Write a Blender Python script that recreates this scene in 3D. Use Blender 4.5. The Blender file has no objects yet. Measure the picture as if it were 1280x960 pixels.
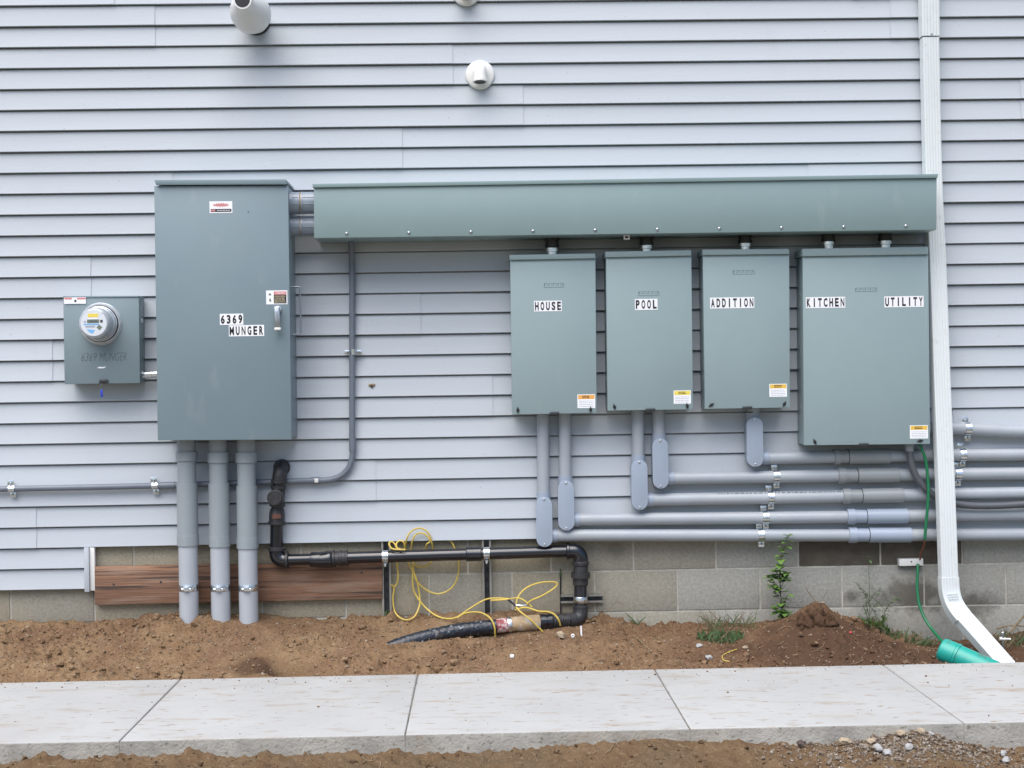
import bpy, bmesh, math, random
from mathutils import Vector, Matrix, noise
random.seed(7)
R = math.radians
sc = bpy.context.scene
col = sc.collection

# ------------------------------------------------------------------ camera
FPX, DIST, CZ = 1778.0, 6.93, 1.2          # focal length in 1280-px units, metres to the wall, eye height
YAW, PITCH, ROLL = 0.02195, -0.005607, -0.015866
fw = Vector((math.sin(YAW)*math.cos(PITCH), math.cos(YAW)*math.cos(PITCH), math.sin(PITCH)))
rt0 = Vector((math.cos(YAW), -math.sin(YAW), 0)); up0 = rt0.cross(fw)
rt = rt0*math.cos(ROLL)+up0*math.sin(ROLL); up = up0*math.cos(ROLL)-rt0*math.sin(ROLL)
EYE = Vector((0, -DIST, CZ))
cam = bpy.data.cameras.new('camera'); cam_o = bpy.data.objects.new('camera', cam); col.objects.link(cam_o)
cam.sensor_width = 36; cam.lens = 36*FPX/1280; cam.clip_end = 2000; cam.clip_start = 0.1
m = Matrix.Identity(4)
for i in range(3):
    m[i][0] = rt[i]; m[i][1] = up[i]; m[i][2] = -fw[i]; m[i][3] = EYE[i]
cam_o.matrix_world = m
sc.camera = cam_o

# ------------------------------------------------------------------ sky, sun, exposure
SUN_EL, SUN_AZ = 62, 205                     # degrees; azimuth clockwise from +Y
w = bpy.data.worlds.new('World'); sc.world = w; w.use_nodes = True
nt = w.node_tree; bg = nt.nodes['Background']
sky = nt.nodes.new('ShaderNodeTexSky'); sky.sky_type = 'NISHITA'; sky.sun_disc = False
sky.sun_elevation = R(SUN_EL); sky.sun_rotation = R(SUN_AZ); sky.air_density = 1.0; sky.dust_density = 3.0; sky.ozone_density = 1.0
hs = nt.nodes.new('ShaderNodeHueSaturation'); hs.inputs['Saturation'].default_value = 1.3   # thin overcast
nt.links.new(sky.outputs[0], hs.inputs['Color']); nt.links.new(hs.outputs[0], bg.inputs[0])
bg.inputs[1].default_value = 0.055
sl = bpy.data.lights.new('sun', 'SUN'); sl.energy = 1.5; sl.angle = R(70); sl.color = (1.0, 0.985, 0.96)
so = bpy.data.objects.new('sun', sl); col.objects.link(so)
a = R(SUN_AZ); e = R(SUN_EL)
sd = Vector((math.sin(a)*math.cos(e), math.cos(a)*math.cos(e), math.sin(e)))
so.rotation_euler = sd.to_track_quat('Z', 'Y').to_euler(); so.location = sd*20
vs = sc.view_settings; vs.view_transform = 'Standard'; vs.look = 'None'; vs.gamma = 1.0; vs.exposure = 1.58
vs.use_curve_mapping = False

# ------------------------------------------------------------------ helpers
def at(px, py, Y=0.0):
    """the point of the place at depth plane Y that was measured at a pixel of the 1280x960 photograph"""
    d = fw + rt*((px-640)/FPX) - up*((py-480)/FPX)
    return EYE + d*((Y+DIST)/d.y)
def mpp(Y): return (DIST+Y)/FPX              # metres per pixel at depth Y

WL = {}                                      # object -> world position of its origin
def empty(name, loc):
    o = bpy.data.objects.new(name, None); col.objects.link(o); o.location = loc
    o.empty_display_size = 0.05; WL[o.name] = Vector(loc); return o
def tag(o, label=None, cat=None, group=None, kind=None):
    if label: o['label'] = label
    if cat: o['category'] = cat
    if group: o['group'] = group
    if kind: o['kind'] = kind
    return o
def thing(name, label, cat, loc, group=None):
    return tag(empty(name, loc), label, cat, group)

class MB:
    def __init__(s): s.v = []; s.f = []
    def add(s, vs_, fs):
        b = len(s.v); s.v += [Vector(p) for p in vs_]; s.f += [tuple(b+i for i in q) for q in fs]; return s
    def box(s, x0, x1, y0, y1, z0, z1):
        return s.prism([(x0, z1), (x1, z1), (x1, z0), (x0, z0)], y0, y1)
    def prism(s, c, yf, yb):
        """c: outline as (X,Z) clockwise seen from the front (TL,TR,BR,BL); from yf (front) to yb (back)"""
        n = len(c)
        vs_ = [(x, yf, z) for x, z in c]+[(x, yb, z) for x, z in c]
        fs = [tuple(range(n-1, -1, -1)), tuple(range(n, 2*n))]
        fs += [(i, (i+1) % n, n+(i+1) % n, n+i) for i in range(n)]
        return s.add(vs_, fs)
    def tube(s, pts, r, n=20, caps=True):
        pts = [Vector(p) for p in pts]; k = len(pts)
        rr = r if isinstance(r, (list, tuple)) else [r]*k
        tg = []
        for i in range(k):
            a_ = pts[max(0, i-1)]; b_ = pts[min(k-1, i+1)]
            d = b_-a_
            if d.length < 1e-9: d = Vector((0, 0, 1))
            tg.append(d.normalized())
        u = tg[0].orthogonal().normalized()
        vs_ = []; fs = []
        for i in range(k):
            u = (u-tg[i]*u.dot(tg[i]))
            u.normalize(); q = tg[i].cross(u)
            for j in range(n):
                t = 2*math.pi*j/n
                vs_.append(pts[i]+(u*math.cos(t)+q*math.sin(t))*rr[i])
        for i in range(k-1):
            for j in range(n):
                fs.append((i*n+j, i*n+(j+1) % n, (i+1)*n+(j+1) % n, (i+1)*n+j))
        if caps:
            fs.append(tuple(range(n-1, -1, -1))); fs.append(tuple((k-1)*n+j for j in range(n)))
        return s.add(vs_, fs)
    def rod(s, a_, b_, prof, n=24):
        """turned piece along a->b; prof: list of (t 0..1, radius)"""
        a_ = Vector(a_); b_ = Vector(b_); L = (b_-a_).length
        pts = []; rr = []; last = -1
        for t, r in prof:
            t = max(t, last+0.0004/L); last = t
            pts.append(a_+(b_-a_)*t); rr.append(r)
        return s.tube(pts, rr, n)
    def build(s, name, mat, parent=None, bevel=0, seg=2, ang=38, loc=None, topz=None):
        me = bpy.data.meshes.new(name)
        off = WL[parent.name] if parent else (Vector(loc) if loc else Vector((0, 0, 0)))
        me.from_pydata([v-off for v in s.v], [], s.f)
        bm = bmesh.new(); bm.from_mesh(me)
        bmesh.ops.recalc_face_normals(bm, faces=bm.faces)
        if bevel:
            es = [e_ for e_ in bm.edges if len(e_.link_faces) == 2 and e_.calc_face_angle(0) > R(35) and (topz is None or min(v.co.z+off.z for v in e_.verts) > topz)]
            bmesh.ops.bevel(bm, geom=es, offset=bevel, segments=seg, affect='EDGES', profile=0.5, clamp_overlap=True)
        bm.to_mesh(me); bm.free()
        me.polygons.foreach_set('use_smooth', [True]*len(me.polygons)); me.set_sharp_from_angle(angle=R(ang))
        me.materials.append(mat)
        o = bpy.data.objects.new(name, me); col.objects.link(o)
        if parent: o.parent = parent
        else: o.location = off
        WL[o.name] = Vector(off); return o

def arc(c, ua, ub, r, a0, a1, n=10):
    c = Vector(c); ua = Vector(ua); ub = Vector(ub)
    return [c+ua*(r*math.cos(R(a0+(a1-a0)*i/n)))+ub*(r*math.sin(R(a0+(a1-a0)*i/n))) for i in range(n+1)]
def bend(p0, corner, p1, r, n=8):
    """points of a path p0 -> corner -> p1 with the corner rounded"""
    p0, corner, p1 = Vector(p0), Vector(corner), Vector(p1)
    a_ = (p0-corner).normalized(); b_ = (p1-corner).normalized()
    out = [p0]
    for i in range(n+1):
        t = i/n
        out.append((corner+a_*r)*(1-t)**2+corner*2*t*(1-t)+(corner+b_*r)*t*t)
    return out+[p1]
def spline(pts, n=6):
    pts = [Vector(p) for p in pts]; out = []
    for i in range(len(pts)-1):
        p0 = pts[max(0, i-1)]; p1 = pts[i]; p2 = pts[i+1]; p3 = pts[min(len(pts)-1, i+2)]
        for j in range(n):
            t = j/n
            out.append(0.5*((2*p1)+(p2-p0)*t+(2*p0-5*p1+4*p2-p3)*t*t+(3*p1-p0-3*p2+p3)*t**3))
    return out+[pts[-1]]
def text_mb(body, x0, x1, z0, z1, y, offset=0.0, shear=0.0, track=1.0):
    cu = bpy.data.curves.new('lettering', 'FONT'); cu.body = body; cu.offset = offset; cu.shear = shear
    cu.space_character = track; cu.resolution_u = 4
    o = bpy.data.objects.new('lettering', cu); col.objects.link(o)
    dg = bpy.context.evaluated_depsgraph_get()
    me = bpy.data.meshes.new_from_object(o.evaluated_get(dg))
    vs_ = [v.co.copy() for v in me.vertices]; fs = [tuple(p.vertices) for p in me.polygons]
    bpy.data.objects.remove(o); bpy.data.curves.remove(cu); bpy.data.meshes.remove(me)
    ax = min(v.x for v in vs_); bx = max(v.x for v in vs_); ay = min(v.y for v in vs_); by = max(v.y for v in vs_)
    m_ = MB()
    m_.add([(x0+(v.x-ax)/(bx-ax)*(x1-x0), y, z0+(v.y-ay)/(by-ay)*(z1-z0)) for v in vs_], fs)
    return m_

# ------------------------------------------------------------------ materials
def mat(name, c, rough=0.5, metal=0.0, var=0.0, vscale=6.0, bump=0.0, bscale=60.0, c2=None, spec=0.5, stretch=(1, 1, 1), detail=5, coat=0.0, rvar=0.0):
    """principled with noise mix between c and c2 (or c darkened), noise bump and roughness variation"""
    M = bpy.data.materials.new(name); M.use_nodes = True; t = M.node_tree; N = t.nodes; L = t.links
    b = N['Principled BSDF']
    b.inputs['Roughness'].default_value = rough; b.inputs['Metallic'].default_value = metal
    b.inputs['Specular IOR Level'].default_value = spec; b.inputs['Coat Weight'].default_value = coat
    tc = N.new('ShaderNodeNewGeometry'); mp = N.new('ShaderNodeMapping'); mp.inputs['Scale'].default_value = stretch
    L.new(tc.outputs['Position'], mp.inputs['Vector'])
    if var or c2:
        n1 = N.new('ShaderNodeTexNoise'); n1.inputs['Scale'].default_value = vscale; n1.inputs['Detail'].default_value = detail
        n1.inputs['Roughness'].default_value = 0.6
        L.new(mp.outputs[0], n1.inputs['Vector'])
        rp = N.new('ShaderNodeMapRange'); rp.inputs[1].default_value = 0.32; rp.inputs[2].default_value = 0.68
        L.new(n1.outputs[0], rp.inputs[0])
        mx = N.new('ShaderNodeMix'); mx.data_type = 'RGBA'
        cc = c2 or tuple(x*(1-var) for x in c)
        mx.inputs[6].default_value = (*c, 1); mx.inputs[7].default_value = (*cc, 1)
        L.new(rp.outputs[0], mx.inputs[0]); L.new(mx.outputs[2], b.inputs['Base Color'])
        M['mix'] = mx.name
    else:
        b.inputs['Base Color'].default_value = (*c, 1)
    if rvar:
        n3 = N.new('ShaderNodeTexNoise'); n3.inputs['Scale'].default_value = vscale*1.7; n3.inputs['Detail'].default_value = 4
        L.new(mp.outputs[0], n3.inputs['Vector'])
        r3 = N.new('ShaderNodeMapRange'); r3.inputs[1].default_value = 0.3; r3.inputs[2].default_value = 0.7
        r3.inputs[3].default_value = max(0.05, rough-rvar); r3.inputs[4].default_value = min(1, rough+rvar)
        L.new(n3.outputs[0], r3.inputs[0]); L.new(r3.outputs[0], b.inputs['Roughness'])
    if bump:
        n2 = N.new('ShaderNodeTexNoise'); n2.inputs['Scale'].default_value = bscale; n2.inputs['Detail'].default_value = 6
        L.new(mp.outputs[0], n2.inputs['Vector'])
        bp = N.new('ShaderNodeBump'); bp.inputs['Strength'].default_value = min(1, bump); bp.inputs['Distance'].default_value = 0.004
        L.new(n2.outputs[0], bp.inputs['Height']); L.new(bp.outputs[0], b.inputs['Normal'])
    return M
def nd(M, t, **kw):
    n = M.node_tree.nodes.new(t)
    for k, v in kw.items(): setattr(n, k, v)
    return n
def overlay(M, colour, mask_socket, strength=1.0):
    """lay a second colour over the material's base colour where mask is 1"""
    t = M.node_tree; b = t.nodes['Principled BSDF']; inp = b.inputs['Base Color']
    mx = t.nodes.new('ShaderNodeMix'); mx.data_type = 'RGBA'; mx.inputs[7].default_value = (*colour, 1)
    if inp.is_linked: t.links.new(inp.links[0].from_socket, mx.inputs[6])
    else: mx.inputs[6].default_value = inp.default_value
    mm = t.nodes.new('ShaderNodeMath'); mm.operation = 'MULTIPLY'; mm.inputs[1].default_value = strength; mm.use_clamp = True
    t.links.new(mask_socket, mm.inputs[0]); t.links.new(mm.outputs[0], mx.inputs[0]); t.links.new(mx.outputs[2], inp)
def noise_mask(M, scale, lo, hi, stretch=(1, 1, 1), detail=6, rough=0.6, off=(0, 0, 0)):
    t = M.node_tree; g = nd(M, 'ShaderNodeNewGeometry'); mp = nd(M, 'ShaderNodeMapping')
    mp.inputs['Scale'].default_value = stretch; mp.inputs['Location'].default_value = off
    n = nd(M, 'ShaderNodeTexNoise'); n.inputs['Scale'].default_value = scale; n.inputs['Detail'].default_value = detail
    n.inputs['Roughness'].default_value = rough
    r = nd(M, 'ShaderNodeMapRange'); r.inputs[1].default_value = lo; r.inputs[2].default_value = hi
    t.links.new(g.outputs['Position'], mp.inputs[0]); t.links.new(mp.outputs[0], n.inputs[0]); t.links.new(n.outputs[0], r.inputs[0])
    return r.outputs[0]
def spot_mask(M, p, sx, sz, lo=0.35, hi=0.75, nscale=14):
    """a ragged stain round point p: distance field broken up by noise"""
    t = M.node_tree; g = nd(M, 'ShaderNodeNewGeometry'); v = nd(M, 'ShaderNodeVectorMath', operation='SUBTRACT'); v.inputs[1].default_value = p
    s = nd(M, 'ShaderNodeVectorMath', operation='MULTIPLY'); s.inputs[1].default_value = (1/sx, 0, 1/sz)
    l = nd(M, 'ShaderNodeVectorMath', operation='LENGTH')
    n = nd(M, 'ShaderNodeTexNoise'); n.inputs['Scale'].default_value = nscale; n.inputs['Detail'].default_value = 5
    ad = nd(M, 'ShaderNodeMath', operation='MULTIPLY_ADD'); ad.inputs[1].default_value = 2.4; n.inputs['Roughness'].default_value = 0.7
    r = nd(M, 'ShaderNodeMapRange'); r.inputs[1].default_value = 2.35; r.inputs[2].default_value = 1.6
    t.links.new(g.outputs['Position'], v.inputs[0]); t.links.new(v.outputs[0], s.inputs[0]); t.links.new(s.outputs[0], l.inputs[0])
    t.links.new(g.outputs['Position'], n.inputs[0]); t.links.new(n.outputs[0], ad.inputs[0]); t.links.new(l.outputs['Value'], ad.inputs[2])
    t.links.new(ad.outputs[0], r.inputs[0]); return r.outputs[0]

M = {}
M['siding'] = mat('vinyl_siding', (0.440, 0.480, 0.525), 0.55, var=0.05, vscale=1.6, bump=0.10, bscale=40, stretch=(0.25, 1, 3), rvar=0.08)
overlay(M['siding'], (0.20, 0.19, 0.18), noise_mask(M['siding'], 55, 0.735, 0.77, detail=2), 0.5)
overlay(M['siding'], (0.37, 0.375, 0.385), noise_mask(M['siding'], 2.5, 0.60, 0.85, stretch=(1.6, 1, 0.5)), 0.35)
M['trim'] = mat('vinyl_trim', (0.440, 0.480, 0.525), 0.5, var=0.06, vscale=5)
M['sheath'] = mat('sheathing', (0.12, 0.11, 0.10), 0.9)
M['mortar'] = mat('mortar', (0.53, 0.51, 0.45), 0.95, var=0.3, vscale=20, bump=0.8, bscale=180)
def block_mat(name, c):
    b = mat(name, c, 0.95, var=0.30, vscale=70, bump=1.0, bscale=260, detail=8)
    overlay(b, tuple(x*0.62 for x in c), noise_mask(b, 150, 0.58, 0.70, detail=3), 0.7)
    overlay(b, (0.36, 0.33, 0.26), noise_mask(b, 4, 0.5, 0.75), 0.45)
    overlay(b, (0.10, 0.09, 0.075), spot_mask(b, at(1145, 745), 0.20, 0.085), 0.75)
    overlay(b, (0.10, 0.09, 0.075), spot_mask(b, at(1215, 758), 0.17, 0.075), 0.75)
    overlay(b, (0.09, 0.085, 0.075), spot_mask(b, at(1069, 748), 0.045, 0.03), 0.7)
    overlay(b, (0.14, 0.12, 0.09), spot_mask(b, at(770, 690), 0.06, 0.06), 0.4)
    return b
M['block_warm'] = block_mat('block_warm', (0.39, 0.355, 0.27))
M['block_grey'] = block_mat('block_grey', (0.375, 0.355, 0.295))
M['block_cool'] = block_mat('block_cool', (0.405, 0.40, 0.36))
M['block_damp'] = mat('block_damp', (0.125, 0.108, 0.085), 0.85, var=0.3, vscale=25, bump=1.0, bscale=260)
M['steel_cab'] = mat('painted_steel_cabinet', (0.183, 0.246, 0.278), 0.42, var=0.05, vscale=2.5, bump=0.5, bscale=2.6, rvar=0.08)
M['steel_trough'] = mat('painted_steel_trough', (0.222, 0.308, 0.316), 0.40, var=0.06, vscale=2.0, bump=0.5, bscale=2.6, rvar=0.08)
M['steel_panel'] = mat('painted_steel_panel', (0.262, 0.344, 0.360), 0.42, var=0.05, vscale=2.5, bump=0.5, bscale=2.6, rvar=0.08)
M['steel_meter'] = mat('painted_steel_meter', (0.19, 0.25, 0.278), 0.42, var=0.06, vscale=4, bump=0.5, bscale=2.6, rvar=0.08)
for k in ('steel_cab', 'steel_trough', 'steel_panel', 'steel_meter'):      # faint dust and rubbed marks
    overlay(M[k], (0.42, 0.43, 0.42), noise_mask(M[k], 9, 0.62, 0.80, stretch=(1, 1, 0.35)), 0.20)
    overlay(M[k], (0.13, 0.14, 0.14), noise_mask(M[k], 30, 0.66, 0.78, stretch=(1, 1, 0.10), off=(3, 1, 0)), 0.12)
    overlay(M[k], (0.50, 0.50, 0.48), noise_mask(M[k], 70, 0.74, 0.78, detail=3, off=(2, 0, 5)), 0.35)
M['pvc'] = mat('grey_pvc', (0.34, 0.375, 0.415), 0.38, var=0.08, vscale=8, rvar=0.1)
overlay(M['pvc'], (0.42, 0.40, 0.35), noise_mask(M['pvc'], 5, 0.5, 0.8, stretch=(0.4, 1, 1)), 0.4)
M['pvc_blue'] = mat('blue_grey_pvc', (0.305, 0.36, 0.445), 0.35, var=0.05, vscale=6, rvar=0.08)
M['pvc_dark'] = mat('dark_grey_pvc', (0.20, 0.225, 0.25), 0.4, var=0.08, vscale=8)
M['pvc_sleeve'] = mat('sleeve_grey_pvc', (0.265, 0.285, 0.30), 0.35, var=0.06, vscale=8)
M['pvc_pale'] = mat('pale_grey_pvc', (0.40, 0.43, 0.47), 0.4, var=0.06, vscale=5, rvar=0.08)
M['pvc_big'] = mat('riser_sleeve_pvc', (0.27, 0.305, 0.33), 0.38, var=0.06, vscale=5)
M['emt'] = mat('thin_grey_pvc', (0.15, 0.175, 0.215), 0.38, var=0.1, vscale=12)
M['flex'] = mat('dark_flexible_conduit', (0.085, 0.092, 0.105), 0.5, var=0.1, vscale=20)
M['galv'] = mat('galvanised_steel', (0.74, 0.79, 0.84), 0.26, 1.0, var=0.25, vscale=60, rvar=0.12)
M['strut'] = mat('dull_strut_steel', (0.34, 0.33, 0.30), 0.5, 0.5, var=0.25, vscale=40)
M['alu'] = mat('aluminium', (0.60, 0.63, 0.66), 0.35, 1.0, var=0.2, vscale=20, rvar=0.1)
M['nip'] = mat('grey_steel_fitting', (0.33, 0.37, 0.42), 0.35, 0.55, var=0.25, vscale=30, rvar=0.1)
M['nip_pvc'] = mat('ribbed_grey_fitting', (0.25, 0.295, 0.355), 0.28, var=0.12, vscale=30)
M['dark_metal'] = mat('dark_fitting', (0.045, 0.05, 0.055), 0.45, 0.4)
M['black'] = mat('black_plastic', (0.012, 0.012, 0.014), 0.45)
M['iron'] = mat('black_iron', (0.007, 0.009, 0.016), 0.20, var=0.4, vscale=40, spec=0.8, rvar=0.03)
overlay(M['iron'], (0.15, 0.14, 0.13), noise_mask(M['iron'], 60, 0.70, 0.80), 0.25)
M['iron_worn'] = mat('worn_iron', (0.034, 0.034, 0.038), 0.4, var=0.5, vscale=50, bump=0.6, bscale=200, rvar=0.1)
overlay(M['iron_worn'], (0.20, 0.18, 0.165), noise_mask(M['iron_worn'], 45, 0.60, 0.80), 0.45)
M['tape'] = mat('black_pipe_tape', (0.016, 0.022, 0.035), 0.33, var=0.4, vscale=30, bump=1.0, bscale=60, spec=0.6)
overlay(M['tape'], (0.30, 0.36, 0.42), noise_mask(M['tape'], 45, 0.58, 0.66), 0.8)
overlay(M['tape'], (0.25, 0.17, 0.10), noise_mask(M['tape'], 12, 0.60, 0.80), 0.6)
M['tan'] = mat('tan_fitting', (0.40, 0.29, 0.17), 0.7, var=0.3, vscale=25, bump=0.5, bscale=80)
overlay(M['tan'], (0.45, 0.44, 0.42), noise_mask(M['tan'], 22, 0.48, 0.62), 0.75)
M['red'] = mat('red_coupling', (0.30, 0.06, 0.065), 0.5, var=0.4, vscale=40)
overlay(M['red'], (0.6, 0.55, 0.55), noise_mask(M['red'], 45, 0.50, 0.60), 0.8)
M['rusttag'] = mat('rusty_tag', (0.21, 0.075, 0.045), 0.7, c2=(0.06, 0.04, 0.035), vscale=90)
M['white_pvc'] = mat('white_pvc', (0.74, 0.74, 0.72), 0.35, var=0.05, vscale=10)
M['white_metal'] = mat('white_downspout', (0.64, 0.68, 0.69), 0.32, var=0.04, vscale=3, rvar=0.06)
overlay(M['white_metal'], (0.50, 0.48, 0.43), noise_mask(M['white_metal'], 22, 0.66, 0.85), 0.25)
overlay(M['white_metal'], (0.30, 0.24, 0.17), noise_mask(M['white_metal'], 28, 0.58, 0.72, off=(4, 4, 4)), 0.18)
M['hole'] = mat('dark_bore', (0.03, 0.03, 0.035), 0.8)
M['white'] = mat('white_sticker', (0.82, 0.83, 0.86), 0.4)
M['ink'] = mat('black_ink', (0.015, 0.015, 0.02), 0.4)
M['greyink'] = mat('grey_ink', (0.33, 0.35, 0.42), 0.5)
M['pen'] = mat('marker_pen', (0.09, 0.11, 0.12), 0.6)
M['redink'] = mat('red_ink', (0.55, 0.07, 0.07), 0.5)
M['pinkink'] = mat('faded_red_ink', (0.62, 0.22, 0.22), 0.5)
M['orange'] = mat('orange_ink', (0.75, 0.36, 0.08), 0.5)
M['yellowink'] = mat('yellow_ink', (0.75, 0.60, 0.10), 0.5)
M['amber'] = mat('amber_ink', (0.72, 0.46, 0.07), 0.5)
M['tanink'] = mat('tan_ink', (0.42, 0.36, 0.24), 0.5)
M['emboss'] = mat('stamped_mark', (0.10, 0.13, 0.14), 0.5)
M['yellow'] = mat('yellow_wire', (0.66, 0.49, 0.10), 0.4, var=0.3, vscale=12)
M['green'] = mat('green_wire', (0.012, 0.17, 0.07), 0.35, var=0.2, vscale=20)
M['copper'] = mat('bare_copper', (0.30, 0.12, 0.07), 0.5, 0.6, var=0.3, vscale=40)
M['teal'] = mat('teal_pipe', (0.015, 0.33, 0.275), 0.35, var=0.12, vscale=8)
overlay(M['teal'], (0.12, 0.09, 0.06), noise_mask(M['teal'], 16, 0.55, 0.70), 0.55)
M['bluetag'] = mat('blue_tag', (0.03, 0.06, 0.42), 0.4)
M['lcd'] = mat('lcd', (0.16, 0.19, 0.15), 0.25)
M['lightblue'] = mat('blue_print', (0.18, 0.42, 0.75), 0.4)
M['dial'] = mat('meter_face', (0.66, 0.70, 0.75), 0.35, var=0.1, vscale=60)
M['meter_ring'] = mat('meter_cover_grey', (0.52, 0.56, 0.61), 0.18, 0.25, coat=0.6, var=0.25, vscale=50)
gl = mat('meter_glass', (0.9, 0.93, 0.95), 0.03); gl.node_tree.nodes['Principled BSDF'].inputs['Transmission Weight'].default_value = 1.0
M['glass'] = gl
# redwood board: grain along x
wd = mat('weathered_board', (0.29, 0.155, 0.092), 0.8, c2=(0.115, 0.062, 0.042), vscale=9, stretch=(0.16, 3, 6), bump=0.7, bscale=40, detail=8)
overlay(wd, (0.34, 0.26, 0.20), noise_mask(wd, 7, 0.5, 0.72, stretch=(0.3, 1, 3)), 0.65)
overlay(wd, (0.05, 0.035, 0.03), noise_mask(wd, 26, 0.56, 0.62, stretch=(0.05, 1, 2.0), off=(3, 0, 1)), 0.9)
M['wood'] = wd
# soil
def soil_mat(name, moist_and_shade):
    dk = 0.52 if moist_and_shade is None else 0.80
    s = mat(name, (0.285*dk, 0.192*dk, 0.112*dk), 1.0, c2=(0.195*dk, 0.118*dk, 0.064*dk), vscale=7, bump=1.0, bscale=120, detail=9, spec=0.1)
    overlay(s, (0.135*(0.8 if moist_and_shade is None else 1), 0.078, 0.047), noise_mask(s, 2.6, 0.46, 0.60, off=(2.2, 0, 0)), 0.75)
    if moist_and_shade:                                # darker topsoil towards the right-hand end of the bed
        g = nd(s, 'ShaderNodeNewGeometry'); sx = nd(s, 'ShaderNodeSeparateXYZ'); nz = nd(s, 'ShaderNodeTexNoise'); nz.inputs['Scale'].default_value = 4.0; nz.inputs['Detail'].default_value = 6
        ma = nd(s, 'ShaderNodeMath', operation='MULTIPLY_ADD'); ma.inputs[1].default_value = 1.1; mr = nd(s, 'ShaderNodeMapRange'); mr.inputs[1].default_value = 0.85; mr.inputs[2].default_value = 1.5
        tl_ = s.node_tree.links; tl_.new(g.outputs['Position'], sx.inputs[0]); tl_.new(g.outputs['Position'], nz.inputs[0]); tl_.new(nz.outputs[0], ma.inputs[0]); tl_.new(sx.outputs[0], ma.inputs[2]); tl_.new(ma.outputs[0], mr.inputs[0])
        overlay(s, (0.118, 0.066, 0.038), mr.outputs[0], 0.8)
    overlay(s, (0.30, 0.215, 0.135), noise_mask(s, 60, 0.58, 0.70), 0.5)
    overlay(s, (0.34*dk, 0.26*dk, 0.175*dk), noise_mask(s, 150, 0.55, 0.64, detail=3, off=(1, 3, 2)), 0.55)
    overlay(s, (0.075, 0.046, 0.028), noise_mask(s, 120, 0.56, 0.66, detail=3, off=(5, 1, 7)), 0.6)
    overlay(s, (0.075, 0.042, 0.026), noise_mask(s, 16, 0.60, 0.75, off=(4, 2, 0)), 0.7)
    if moist_and_shade:
        for p, sx, sz in moist_and_shade:
            t = s.node_tree; g = nd(s, 'ShaderNodeNewGeometry'); v = nd(s, 'ShaderNodeVectorMath', operation='SUBTRACT'); v.inputs[1].default_value = p
            q = nd(s, 'ShaderNodeVectorMath', operation='MULTIPLY'); q.inputs[1].default_value = (1/sx, 1/sz, 0)
            l = nd(s, 'ShaderNodeVectorMath', operation='LENGTH'); n = nd(s, 'ShaderNodeTexNoise'); n.inputs['Scale'].default_value = 9; n.inputs['Detail'].default_value = 6
            ad = nd(s, 'ShaderNodeMath', operation='MULTIPLY_ADD'); ad.inputs[1].default_value = 1.2
            r = nd(s, 'ShaderNodeMapRange'); r.inputs[1].default_value = 1.75; r.inputs[2].default_value = 1.2
            t.links.new(g.outputs['Position'], v.inputs[0]); t.links.new(v.outputs[0], q.inputs[0]); t.links.new(q.outputs[0], l.inputs[0])
            t.links.new(g.outputs['Position'], n.inputs[0]); t.links.new(n.outputs[0], ad.inputs[0]); t.links.new(l.outputs['Value'], ad.inputs[2]); t.links.new(ad.outputs[0], r.inputs[0])
            overlay(s, (0.062, 0.036, 0.024), r.outputs[0], 0.8)
    return s
M['soil'] = soil_mat('soil', [((1.75, -0.42, 0), 0.75, 0.30), ((2.55, -0.3, 0), 0.5, 0.4), ((-1.03, -0.53, 0), 0.14, 0.09)])  # last patch darkens the soil by the pit, standing in for its shade
M['clod'] = soil_mat('clods', [((1.75, -0.42, 0), 0.75, 0.30), ((2.55, -0.3, 0), 0.5, 0.4)])
M['soil2'] = soil_mat('damp_soil', None)
def island(Mx, colour, strength=1.0, lo=0.3, hi=1.0):
    g = nd(Mx, 'ShaderNodeNewGeometry'); q = nd(Mx, 'ShaderNodeMapRange'); q.inputs[1].default_value = lo; q.inputs[2].default_value = hi
    Mx.node_tree.links.new(g.outputs['Random Per Island'], q.inputs[0]); overlay(Mx, colour, q.outputs[0], strength)
island(M['clod'], (0.31, 0.225, 0.145), 0.6, 0.45, 1.0); island(M['clod'], (0.12, 0.07, 0.042), 0.6, 0.30, 0.0)
M['crumb'] = soil_mat('damp_crumbs', None); island(M['crumb'], (0.06, 0.035, 0.022), 0.6); island(M['crumb'], (0.26, 0.18, 0.11), 0.6, 0.25, 0.0)
M['pebble'] = mat('pale_pebbles', (0.46, 0.40, 0.31), 0.9, c2=(0.20, 0.15, 0.11), vscale=35)
M['gravel'] = mat('gravel', (0.33, 0.29, 0.24), 0.9, c2=(0.13, 0.10, 0.075), vscale=40)
island(M['gravel'], (0.075, 0.050, 0.035), 0.85, 0.25, 0.75); island(M['gravel'], (0.50, 0.47, 0.42), 0.9, 0.93, 0.99); island(M['pebble'], (0.12, 0.08, 0.055), 0.7)
M['ground'] = mat('yard', (0.16, 0.11, 0.065), 1.0, c2=(0.085, 0.095, 0.04), vscale=0.6, bump=0.6, bscale=15)
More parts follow.
